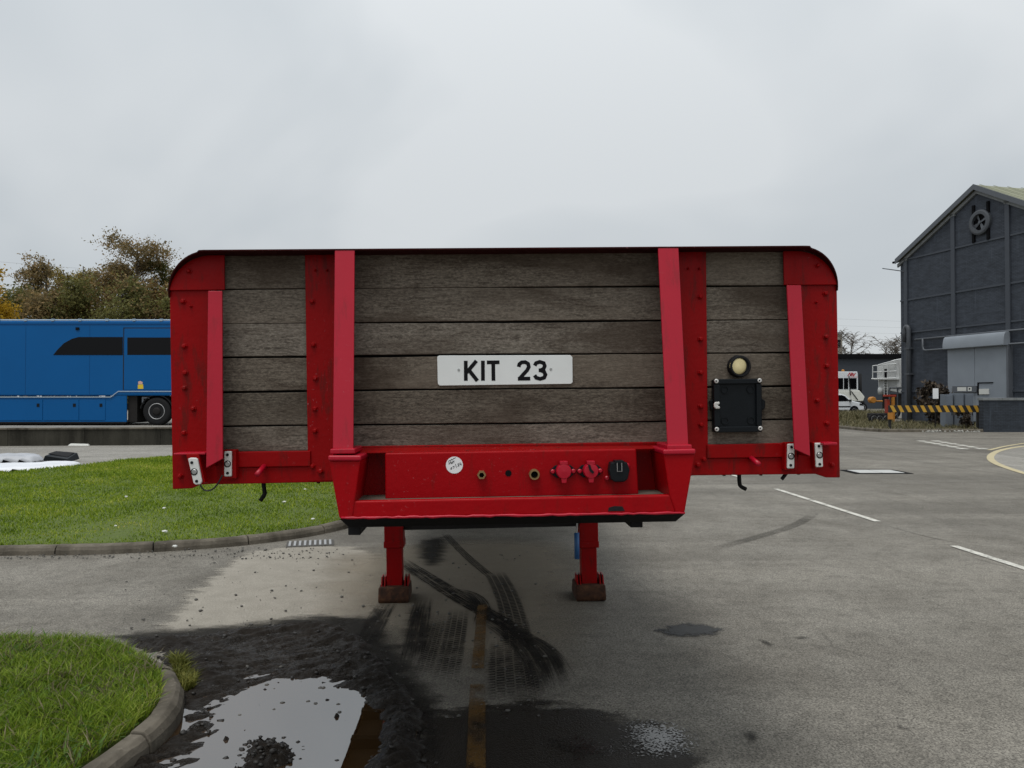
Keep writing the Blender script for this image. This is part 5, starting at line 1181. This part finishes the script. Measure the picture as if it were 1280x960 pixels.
# local y axis is dv rotated +90 deg: points to +X side (behind the wall)
MB().slab([(0, 0), (GW, 0), (GW, ZE), (HG, ZR - 0.25), (0, ZE)], 0.0, DEPTH).build("wall", "painted_brick", WS)
sl = (ZR - ZE) / HG
for sgn, nm in ((0, "far"), (1, "near")):
    def rp(t, dz): z = ZE + sl * (t if t <= HG else GW - t); return z + dz
    ts = (-0.14, HG) if sgn == 0 else (HG, GW + 0.14)
    zs_ = [ZE + sl * (ts[0] if sgn == 0 else HG), ZE + sl * (HG if sgn == 0 else -0.35)]
    a = [(ts[0], -0.25, zs_[0] + 0.02), (ts[1], -0.25, zs_[1] + 0.02), (ts[1], DEPTH + 0.2, zs_[1] + 0.02), (ts[0], DEPTH + 0.2, zs_[0] + 0.02)]
    rf = MB().prism(a, [(x, y, z + 0.14) for x, y, z in a]).build("roof", "roof_sheet", WS)
    for j, (dz0, dz1, off, mt) in enumerate(((-0.10, 0.19, 0.02, "grey_trim"), (-0.30, -0.11, 0.0, "coping_concrete"))):
        y0, y1 = (-0.29 + 0.0, -0.252) if j == 0 else (-0.12, -0.002)
        b = [(ts[0], y0, zs_[0] + dz0), (ts[1], y0, zs_[1] + dz0), (ts[1], y0, zs_[1] + dz1), (ts[0], y0, zs_[0] + dz1)]
        MB().prism(b, [(x, y1, z) for x, y, z in b]).build("barge_board", mt, rf)
    if sgn == 1:
        for q in np.arange(0.0, DEPTH, 0.9):
            e = [(HG + 0.1, q, zs_[0] + 0.162), (GW + 0.3, q, zs_[1] + 0.162), (GW + 0.3, q + 0.06, zs_[1] + 0.162), (HG + 0.1, q + 0.06, zs_[0] + 0.162)]
            MB().prism(e, [(x, y, z + 0.018) for x, y, z in e]).build("sheet_rib", "roof_sheet", rf)
for px in (1133.5, 1193.0, 1261.5, None):
    t = WT(px, 400)[0] if px else GW - 0.35; zz = ZE + sl * min(t, GW - t) - 0.32
    MB().box(t - 0.13, t + 0.13, -0.10, -0.002, 0.0, zz).build("pier", "pier_paint", WS, bevel=0.01)
    MB().box(t - 0.15, t + 0.15, -0.12, -0.001, zz + 0.002, zz + 0.14).build("pier_cap", "coping_concrete", WS)
for z in (WT(1135, 324)[1], WT(1135, 375)[1], WT(1190, 404)[1] - 0.25, 1.9):
    MB().box(0.0, GW, -0.05, -0.001, z - 0.045, z + 0.045).build("string_course", "pier_paint", WS)
# extract fan in the gable
ft_, fz_ = WT(1227, 278)
fan = MB().lathe([(0.66, 0.0), (0.66, -0.16), (0.58, -0.20), (0.44, -0.20), (0.42, -0.06), (0.42, 0.0)], (ft_, -0.002, fz_), 'y', 28).build("extract_fan", "pipe_paint", WS)
MB().lathe([(0.41, 0), (0.41, -0.01)], (ft_, -0.03, fz_), 'y', 24).build("fan_void", "dark_fascia", fan)
for k in range(4):
    a = R(45 + 90 * k) if False else R(20 + 90 * k); c_, s_ = math.cos(a), math.sin(a)
    MB().prism([(ft_ + c_ * .06 - s_ * .05, -0.08, fz_ + s_ * .06 + c_ * .05), (ft_ + c_ * .4 - s_ * .13, -0.06, fz_ + s_ * .4 + c_ * .13), (ft_ + c_ * .4 + s_ * .05, -0.12, fz_ + s_ * .4 - c_ * .05), (ft_ + c_ * .06 + s_ * .03, -0.10, fz_ + s_ * .06 - c_ * .03)],
               [(ft_ + c_ * .06 - s_ * .05, -0.07, fz_ + s_ * .06 + c_ * .05), (ft_ + c_ * .4 - s_ * .13, -0.05, fz_ + s_ * .4 + c_ * .13), (ft_ + c_ * .4 + s_ * .05, -0.11, fz_ + s_ * .4 - c_ * .05), (ft_ + c_ * .06 + s_ * .03, -0.09, fz_ + s_ * .06 - c_ * .03)]).build("fan_blade", "grey_trim", fan)
MB().lathe([(0.09, 0), (0.07, -0.08)], (ft_, -0.08, fz_), 'y', 12).build("fan_hub", "grey_trim", fan)
for k in (-1, 1): MB().box(ft_ + k * 0.46 - 0.07, ft_ + k * 0.46 + 0.07, -0.10, -0.001, fz_ - 1.0, fz_ + 1.0).build("fan_bracket", "dark_fascia", fan)
# pipes
def wtube(name, pts, r, mat, off=0.15, n=10):
    p = [(t, -off, z) for t, z in pts]; return MB().tube(p, r, n).build(name, mat, WS, True)
z1 = WT(1146, 424.5)[1]; t1 = WT(1146, 424)[0]; t2 = WT(1156.5, 430)[0]; z2 = WT(1160, 438)[1]
wtube("pipe", [(t1, z1), (GW, z1)], 0.055, "grey_trim", 0.12)
wtube("pipe", [(t2, z1), (t2, z2 + 0.25), (t2 + 0.06, z2 + 0.06), (t2 + 0.22, z2), (GW, z2)], 0.05, "grey_trim", 0.17)
tb = WT(1139.5, 410)[0]; zb1 = WT(1139.5, 408)[1]
wtube("flue_pipe", [(tb, 0.0), (tb, zb1 - 0.3)] + [(tb - 0.16 + 0.16 * math.cos(R(a)), zb1 - 0.3 + 0.3 * math.sin(R(a))) for a in range(20, 181, 20)] + [(tb - 0.32, zb1 - 0.9)], 0.13, "pipe_paint", 0.2)
for z in (zb1 - 1.3, zb1 - 2.8): MB().box(tb - 0.18, tb + 0.18, -0.36, -0.001, z - 0.05, z + 0.05).build("pipe_bracket", "pipe_paint", WS)
wtube("lamp_arm", [(0.4, WT(1138, 338)[1]), (-1.4, WT(1112, 334)[1] + 0.0)], 0.03, "grey_trim", 0.1, 6)
wtube("gutter_outlet", [(-0.1, ZE - 0.02), (-0.5, ZE - 0.02)], 0.07, "dark_fascia", 0.1)
# grey sheet metal door with a curved canopy
tA, tB = WT(1188.5, 450)[0], WT(1263, 450)[0]; zC = WT(1190, 436)[1]; zT = WT(1188, 424)[1]; tM = WT(1222.5, 460)[0]
dr = MB().box(tA, tM - 0.01, -0.22, -0.002, 0.3, zC).build("door_leaf", "grey_sheet_metal", WS, bevel=0.01)
MB().box(tM + 0.01, tB, -0.22, -0.002, 0.3, zC).build("door_leaf", "grey_sheet_metal", WS, bevel=0.01)
pr = [(-0.002, zT + 0.14)] + [(-0.28 * math.sin(R(a)) ** 0.6 - 0.23, zC + 0.0 + (zT - zC + 0.12) * math.cos(R(a))) for a in range(10, 91, 10)] + [(-0.50, zC - 0.04), (-0.002, zC - 0.04)]
cn = MB().prism([(tA - 0.05, y, z) for y, z in pr], [(tB + 0.08, y, z) for y, z in pr]).build("canopy", "grey_sheet_metal", WS, bevel=0.02)
MB().box(tB + 0.02, tB + 0.14, -0.28, -0.001, 0.0, zC - 0.05).build("door_post", "grey_trim", WS)
sA, sB = WT(1196, 487)[0], WT(1226, 487)[0]; zS = WT(1211, 486.5)[1]
sg = MB().box(sA, sB, -0.30, -0.224, zS - 0.17, zS + 0.17).build("name_board", "grey_trim", WS, bevel=0.005)
for (a, b, m) in ((0.22, 0.60, "litter_white"), (0.66, 0.82, "litter_white")): MB().box(sA + (sB - sA) * a, sA + (sB - sA) * b, -0.305, -0.3005, zS - 0.10, zS + 0.11).build("lettering_block", m, sg)
MB().box(sA + (sB - sA) * 0.71, sA + (sB - sA) * 0.77, -0.309, -0.3055, zS - 0.03, zS + 0.06).build("lettering_block", "dark_fascia", sg)
nA, nB = WT(1229, 489)[0], WT(1241, 489)[0]; zN = WT(1235, 489.5)[1]
MB().box(nA, nB, -0.27, -0.224, zN - 0.14, zN + 0.14).build("notice", "litter_white", WS)
wA, wB = WT(1228, 480)[0], WT(1246, 480)[0]; zw0, zw1 = WT(1236, 494)[1], WT(1228, 478)[1]
MB().box(wA - 0.08, wA, -0.25, -0.221, zw0, zw1).build("wicket_seam", "dark_fascia", WS); MB().box(wA, wB, -0.25, -0.221, zw1 - 0.05, zw1).build("wicket_seam", "dark_fascia", WS)

# low painted wall in front of the workshop
LW = empty("yard_wall", (21.45, 35.0, 0)); tag(LW, "low dark grey brick wall with pale coping in front of the workshop", "wall")
MB().box(0, 4.4, 0.0, 0.35, 0.0, 1.44).build("wall", "painted_brick_wall", LW)
for k in range(5): MB().box(-0.03 + k * 0.885, -0.03 + k * 0.885 + 0.875, -0.05, 0.40, 1.442, 1.56).build("coping_stone", "coping_concrete", LW, bevel=0.012)
# planted bed, kerb and rubble
bed = [(16.9, 35.25), (21.44, 35.15), (21.44, 35.4), (25.6, 35.4), (23.2, 45.6), (21.5, 50), (16.0, 50)]
tag(MB().plan(bed, 0.0, 0.09).build("planting_bed", "weed_soil"), "scruffy weed bed at the foot of the workshop", None, None, "structure")
blades("weeds", bed, 5200, 0.06, 0.24, 0.03, 0.08, "dry_grass", "dry weeds and dead grass in the bed below the workshop", 0.8, 0.8)
bk = kerb("bed_kerb", [(16.6, 44.0), (16.75, 36.0), (16.95, 35.2), (21.4, 35.08)], "broken concrete kerb edging the weed bed", 0.16, 0.14, 0.95)
VV, FF = [], []; k = 0
_b = bmesh.new(); bmesh.ops.create_icosphere(_b, subdivisions=1, radius=1.0); bv = np.array([v.co[:] for v in _b.verts]); bf = np.array([[v.index for v in f.verts] for f in _b.faces]); _b.free()
for _ in range(70):
    r = rng.uniform(0.015, 0.075); p = bv * (0.6 + 0.7 * rng.random((len(bv), 1))) * r + [rng.uniform(18.6, 21.2), rng.uniform(34.80, 35.02), r * 0.5]; VV.append(p); FF.append(bf + k); k += len(bv)
tag(np_mesh("rubble", np.concatenate(VV), np.concatenate(FF), "rubble_grey"), "pale broken rubble strewn along the bed kerb", None, None, "stuff")
# striped barrier
bz = P(1168, 511, 36.0)[1]; BX0, BX1 = P(1111.5, 511, 36)[0], P(1225.5, 511, 36)[0]
br_ = empty("striped_barrier", (BX0, 36.0, 0)); tag(br_, "yellow and black striped barrier rail in front of the weed bed", "barrier")
W_ = BX1 - BX0; hb = 0.16
MB().box(0, W_, 0.0, 0.05, bz - hb, bz + hb).build("rail", "barrier_black", br_, bevel=0.005)
for i in range(12):
    x0 = 0.02 + i * W_ / 12
    MB().slab([(x0, bz + hb - .005), (x0 + 0.17, bz + hb - .005), (x0 + 0.33, bz - hb + .005), (x0 + 0.16, bz - hb + .005)], -0.006, -0.0005).build("stripe", "barrier_yellow", br_)
for x0 in (0.02, W_ - 0.12): MB().box(x0, x0 + 0.10, 0.052, 0.15, 0.0, bz + hb).build("post", "barrier_black", br_)
MB().box(-0.05, 0.17, -0.02, 0.0515, 0.55, bz - hb - 0.02).build("post_wrap", "orange_paint", br_)
# white sign board on a post, grey cabinets, dead bush
sx_, sz_ = P(1169.5, 492, 37.0); so = empty("white_sign", (sx_, 37.0, 0)); tag(so, "blank white upright sign on a thin post behind the striped barrier", "sign")
MB().box(-0.135, 0.135, -0.01, 0.01, sz_ - 0.25, sz_ + 0.25).build("board", "sticker_white", so, bevel=0.005); MB().tube([(0, 0.035, 0), (0, 0.035, sz_)], 0.025, 8).build("post", "dark_chassis", so)
for (a, b, yt_, lb) in ((1182, 1191.5, 493, "leftmost grey metal cabinet behind the striped barrier"), (1193.5, 1205, 491.5, "middle grey metal cabinet behind the striped barrier"), (1206.5, 1217, 492, "rightmost grey metal cabinet beside the low brick wall")):
    x0, z0 = P(a, yt_, 38.0); x1, _ = P(b, yt_, 38.0); cb = empty("metal_cabinet", (x0, 38.0, 0.09)); tag(cb, lb, "cabinet", "cabinets by the workshop")
    MB().box(0, x1 - x0, 0.02, 0.5, 0.0, z0 - 0.09).build("carcass", "cabinet_grey", cb, bevel=0.01)
    MB().box(0.03, x1 - x0 - 0.03, 0.0, 0.0195, 0.08, z0 - 0.15).build("door", "cabinet_grey", cb, bevel=0.006)
    MB().box(x1 - x0 - 0.09, x1 - x0 - 0.06, -0.02, -0.0005, 0.6, 0.75).build("handle", "dark_fascia", cb)
make_tree("dead_bush", (P(1172, 500, 40)[0], 40.0, 0.08), 2.3, 0.75, "dead_twigs", 2600, "brown dead bush against the workshop wall", 71, 0.02, 0.4, 0.10, 0.9, limbs=14, n_sub=6, top=0.6)
make_tree("dead_bush", (P(1203, 520, 37.4)[0], 37.3, 0.08), 1.1, 0.4, "dead_twigs", 700, "small brown dead bush in front of the cabinets", 72, 0.02, 0.4, 0.08, 0.9, limbs=10, n_sub=4, top=0.6)

# verge with dry grass and the yard behind it
vg = [(8, 47), (16.5, 46.5), (16.4, 51), (22, 58), (24, 66), (10, 60)]
tag(MB().plan([(14.5, 48.0), (23.0, 48.0), (32.0, 63.5), (20.0, 63.5)], 0.0, 0.05).build("rough_verge", "weed_soil"), "strip of rough ground in front of the white van", None, None, "structure")
blades("dry_grass", [(14.7, 48.2), (22.8, 48.2), (31.5, 63.2), (20.4, 63.2)], 9000, 0.15, 0.5, 0.05, 0.05, "dry_grass", "dry grass strip in front of the white van", 0.7, 0.5)
for (px, py, w, lb) in ((1063, 527.5, 0.9, "left white litter strip on the rough verge"), (1082, 529, 0.8, "right white litter strip on the rough verge")):
    x, y = gp(px, py, 0.06); o = MB().hexa([(-w, -.2, 0), (w, -.15, 0), (w * .9, .2, 0), (-w * .9, .25, 0)], [(-w * .9, -.15, .05), (w * .9, -.1, .10), (w * .8, .15, .06), (-w * .8, .2, .09)]).build("litter_strip", "litter_white", bevel=0.01); o.location = (x, y, 0.0); tag(o, lb, "litter", "litter on the verge")
# flat-roofed dark building far behind
FB = empty("flat_building", (30, 95, 0)); tag(FB, "long flat roofed dark grey building far behind the white van", "building")
fz = P(1085, 442.5, 95)[1]
MB().box(0, 32, 0, 12, 0, fz - 0.55).build("wall", "dark_cladding", FB); MB().box(-0.3, 32.3, -0.4, 12.3, fz - 0.548, fz).build("fascia", "dark_fascia", FB)
tw = empty("beige_tower", (P(1040, 430, 135)[0], 135, 0)); tag(tw, "beige tower block peeping over the flat roof beside the red trailer", "building")
tz = P(1050, 417.5, 135)[1]; w_ = P(1053, 430, 135)[0] - P(1040, 430, 135)[0]
MB().box(0, w_, 0, 6, 0, tz).build("wall", "beige_render", tw); MB().box(-0.2, w_ + 0.2, -0.2, 6.2, tz + 0.002, tz + 0.3).build("parapet", "coping_concrete", tw)
for k in range(3): MB().box(w_ - 1.2, w_ - 0.3, -0.05, -0.001, tz - 2.4 - k * 3, tz - 1.0 - k * 3).build("window", "dark_glass", tw)
# bare trees
for (px, py, Y, sp, lb, sd) in ((1066, 417, 125, 3.0, "bare tree left of the pair above the flat roof", 21), (1106, 424, 128, 3.2, "bare tree right of the pair above the flat roof", 22), (1122, 428, 126, 2.4, "small bare tree against the workshop corner", 23)):
    make_tree("bare_tree", (tx_at(px, Y), Y, 0), top_h(py, Y, 0) / 0.95, sp, "dead_twigs", 260, lb, sd, 0.3, 0.1, 0.06, 1.0, "pale_bark", "bare trees far behind", 34, 14, 0.9, 2.6)
# ------------------------------------------------------------------ white van
VY = 68.0
def veh(name, Y, px0, label, cat): o = empty(name, (tx_at(px0, Y), Y, 0)); tag(o, label, cat); return o
vn = veh("white_van", VY, 1049, "small white van with dark windows parked at the far yard", "van")
# profile in local x (nose to the right), z
vprof = [(-2.3, 0.35), (-2.35, 1.0), (-2.25, 1.70), (-1.9, 1.80), (0.15, 1.80), (0.55, 1.68), (1.15, 1.18), (1.85, 1.02), (2.15, 0.85), (2.22, 0.55), (2.15, 0.35)]
MB().slab(vprof, 0.0, 1.7).build("body", "white_van_paint", vn, bevel=0.08, seg=3)
MB().slab([(-0.30, 1.12), (0.93, 1.16), (0.48, 1.60), (0.22, 1.68), (-0.30, 1.68)], -0.012, 0.05).build("window", "dark_glass", vn, bevel=0.01)
MB().slab([(-1.1, 1.12), (-0.38, 1.12), (-0.38, 1.68), (-1.1, 1.68)], -0.012, 0.05).build("window", "dark_glass", vn, bevel=0.01)
MB().slab([(-1.9, 0.62), (1.0, 0.62), (1.0, 0.72), (-1.9, 0.72)], -0.02, 0.02).build("rub_strip", "black_rubber", vn)
MB().slab([(1.78, 0.80), (2.12, 0.74), (2.10, 0.86), (1.82, 0.98)], -0.01, 0.03).build("headlight", "dark_glass", vn)
MB().box(0.86, 1.02, -0.20, -0.01, 1.12, 1.30).build("door_mirror", "black_rubber", vn, bevel=0.02)
for x in (-1.45, 1.32):
    MB().lathe([(0.40, 0), (0.40, 0.12)], (x, -0.003, 0.36), 'y', 24).build("wheel_arch", "dark_fascia", vn)
    we = empty("wheel", (x, 0.10, 0.325)); we.parent = vn; wheel_parts(we, (0, 0, 0), 0.31, 0.22, -1, axis='y', n=24)
# ------------------------------------------------------------------ white yard tractor behind the van
TY = 73.5
yt = veh("yard_tractor", TY, 1058, "tall white cab truck with red lettering behind the white van", "truck")
def Q(px, py): X_, Z_ = P(px, py, TY); return (X_ - tx_at(1058, TY), Z_)
x0, zt0 = Q(1036, 464.5); x1, _ = Q(1072.5, 464.5); zc = Q(1060, 487.5)[1]; zlow = 0.95
MB().slab([(x0, zc), (x1, zc), (x1, zt0 - 0.25), (x1 - 0.06, zt0), (x0 + 0.06, zt0), (x0, zt0 - 0.25)], 0.0, 1.6).build("cab", "white_van_paint", yt, bevel=0.05)
for (a, b) in ((1042, 1054), (1054.8, 1060.2), (1061.6, 1070.8)):
    xa, za = Q(a, 472.6); xb, zb2 = Q(b, 486.5); MB().box(xa, xb, -0.02, 0.05, zb2, za).build("window", "dark_glass", yt, bevel=0.01)
pA = [Q(1047, 488), Q(1072.5, 488), Q(1079, 496), Q(1077, 501.5), Q(1047, 501.5)]
MB().slab(pA, -0.35, 1.5).build("bonnet", "cream_paint", yt, bevel=0.06)
MB().box(pA[0][0], pA[2][0], -0.30, 1.5, zlow, pA[3][1] - 0.01).build("bumper", "dark_chassis", yt, bevel=0.03)
MB().tube([Q(1060.5, 470)[0:1] + (-0.12,) + Q(1060.5, 470)[1:], Q(1060.5, 494)[0:1] + (-0.45,) + Q(1060.5, 494)[1:]], 0.05, 6).build("mirror_arm", "black_rubber", yt)
for (a, b) in (((1062, 489), (1070, 500)),): MB().tube([(Q(*a)[0], -0.38, Q(*a)[1]), (Q(*b)[0], -0.40, Q(*b)[1])], 0.035, 6).build("hand_rail", "black_rubber", yt)
for (px, top, bot, r) in ((1080.0, 467, 502, 0.14), (1076.6, 466, 490, 0.04)):
    xq, zq = Q(px, top); MB().tube([(xq, 0.8, zlow), (xq, 0.8, zq)], r, 10).build("exhaust_stack", "black_rubber", yt, True)
xq, zq = Q(1056.5, 463.5); MB().lathe([(0.14, 0), (0.13, 0.16), (0.07, 0.22)], (xq, 0.5, zt0 + 0.001), 'z', 12).build("beacon", "orange_paint", yt, True)
lt = lambda x, y: Q(x, y)
for gl in ([[(1059.6, 470), (1062.2, 466), (1063, 470)]], [[(1063.4, 470), (1064.2, 466.2), (1066.0, 466.6), (1065.6, 468.2), (1064.0, 468.4), (1065.6, 470)]], [[(1066.2, 466.2), (1067.0, 470), (1069.4, 466)]]):
    g = MB()
    for s_ in gl: stroke(g, s_, 0.085, -0.006, -0.001, lt)
    g.build("letter", "logo_red", yt, recalc=False)
MB().box(Q(1059.5, 0)[0], Q(1069, 0)[0], -0.004, -0.001, Q(0, 471.6)[1], Q(0, 471.0)[1]).build("underline", "logo_red", yt)
for x in (Q(1050, 0)[0], Q(1074, 0)[0]):
    we = empty("wheel", (x, 0.05, 0.5)); we.parent = yt; wheel_parts(we, (0, 0, 0), 0.5, 0.3, -1, axis='y', n=24)
# ------------------------------------------------------------------ silver tank trailer by the workshop corner
KY = 54.0
tk = veh("tank_trailer", KY, 1108, "silver tank trailer with ladder and railings beside the workshop corner", "tank trailer"); tk.rotation_euler[2] = -0.44
def K(px, py): X_, Z_ = P(px, py, KY); return (X_ - tx_at(1108, KY), Z_)
a, b, c, d, e = K(1098, 456.5), K(1117, 449.5), K(1128, 447.5), K(1128, 492), K(1099.5, 486)
MB().slab([a, b, c, d, e], 0.25, 2.5).build("tank", "tank_silver", tk, bevel=0.04, seg=2)
MB().slab([K(1117.5, 450.5), K(1121, 449.6), K(1124, 484), K(1120, 484)], 0.10, 0.245).build("end_rib", "tank_silver", tk, bevel=0.02)
for (p, q, r) in (((1092.5, 457), (1119, 455), 0.035), ((1092.5, 465), (1119, 464), 0.03), ((1091, 473.5), (1119, 473), 0.05), ((1092.5, 457), (1092.5, 473.5), 0.035), ((1098, 457), (1098, 473.5), 0.03), ((1104, 456), (1104, 473), 0.03), ((1110, 456), (1110, 473), 0.03), ((1099, 456), (1120, 450), 0.04)):
    MB().tube([(K(*p)[0], -0.05, K(*p)[1]), (K(*q)[0], -0.05, K(*q)[1])], r, 6).build("railing", "tank_silver", tk)
MB().box(K(1091, 0)[0], K(1119, 0)[0], -0.08, 0.24, K(0, 474.6)[1], K(0, 473.2)[1]).build("walkway", "tank_silver", tk)
MB().slab([K(1105.8, 461), K(1108.6, 461), K(1108.6, 473), K(1105.8, 473)], 0.235, 0.2495).build("ladder_gap", "dark_fascia", tk)
for k in range(6): 
    q = K(1105.5, 476 + k * 3.2); q2 = K(1109, 476 + k * 3.2); MB().tube([(q[0], 0.1, q[1]), (q2[0], 0.1, q2[1])], 0.025, 6).build("ladder_rung", "dark_chassis", tk)
for px in (1105.5, 1109): MB().tube([(K(px, 474)[0], 0.1, K(px, 474)[1]), (K(px, 496)[0], 0.1, K(px, 496)[1])], 0.03, 6).build("ladder_rail", "tank_silver", tk)
MB().lathe([(0.17, 0), (0.19, 0.3), (0.15, 0.5)], (K(1101.5, 490)[0], 0.35, K(0, 493)[1]), 'z', 16).build("outlet", "tank_silver", tk, True)
MB().box(K(1100, 0)[0], K(1130, 0)[0], 0.4, 2.3, 0.75, d[1] - 0.02).build("chassis", "dark_chassis", tk)
for x in (0.4, 1.6):
    for yq, sd in ((0.4, -1), (2.2, 1)):
        we = empty("wheel", (x, yq, 0.502)); we.parent = tk; wheel_parts(we, (0, 0, 0), 0.5, 0.3, sd, axis='y', n=24)
# frame stand beside the tank
fs_ = empty("pipe_frame", (P(1111, 500, 47)[0], 47.0, 0)); tag(fs_, "grey pipe frame standing in front of the tank trailer", "frame")
def Fp(px, py): X_, Z_ = P(px, py, 47); return (X_ - P(1111, 500, 47)[0], Z_)
for (p, q) in (((1112, 485), (1127, 485)), ((1122, 485), (1122, 524)), ((1112, 485), (1112, 500))):
    MB().tube([(Fp(*p)[0], 0, max(0.02, Fp(*p)[1])), (Fp(*q)[0], 0, max(0.02, Fp(*q)[1]))], 0.045, 8).build("tube", "pipe_paint", fs_)
MB().tube([(Fp(1112, 500)[0], 0, Fp(1112, 500)[1]), (Fp(1112, 500)[0], 0, 0.0)], 0.045, 8).build("tube", "pipe_paint", fs_)
# orange road machine
om = empty("orange_machine", (P(1100, 515, 45)[0], 45.0, 0)); tag(om, "orange and red winch machine standing left of the striped barrier", "machine")
def O(px, py): X_, Z_ = P(px, py, 45); return (X_ - P(1100, 515, 45)[0], Z_)
MB().lathe([(0.16, 0), (0.19, 0.05), (0.19, 0.35), (0.16, 0.4)], (O(1092, 499)[0], 0, O(1092, 500)[1]), 'y', 16).build("drum", "orange_paint", om)
MB().tube([(O(1094, 501)[0], 0.1, O(1094, 501.5)[1]), (O(1104, 501)[0], 0.1, O(1104, 501.5)[1])], 0.05, 8).build("boom", "orange_paint", om)
MB().box(O(1103, 0)[0], O(1117, 0)[0], 0, 0.3, O(0, 496)[1], O(0, 493.5)[1]).build("cross_beam", "red_machine", om, bevel=0.02)
MB().box(O(1112, 0)[0], O(1115, 0)[0], 0.0, 0.2, 0.0, O(0, 496.2)[1]).build("mast", "orange_paint", om, bevel=0.01)
MB().box(O(1085, 0)[0], O(1112, 0)[0], 0.05, 0.5, 0.35, 0.62).build("chassis", "dark_chassis", om, bevel=0.03)
MB().box(O(1106, 0)[0], O(1110, 0)[0], 0.1, 0.4, 0.62, O(0, 499)[1]).build("gearbox", "red_machine", om, bevel=0.03)
for px in (1089, 1096, 1104):
    we = empty("wheel", (O(px, 0)[0], 0.05, 0.302)); we.parent = om; wheel_parts(we, (0, 0, 0), 0.30, 0.18, -1, axis='y', n=20)
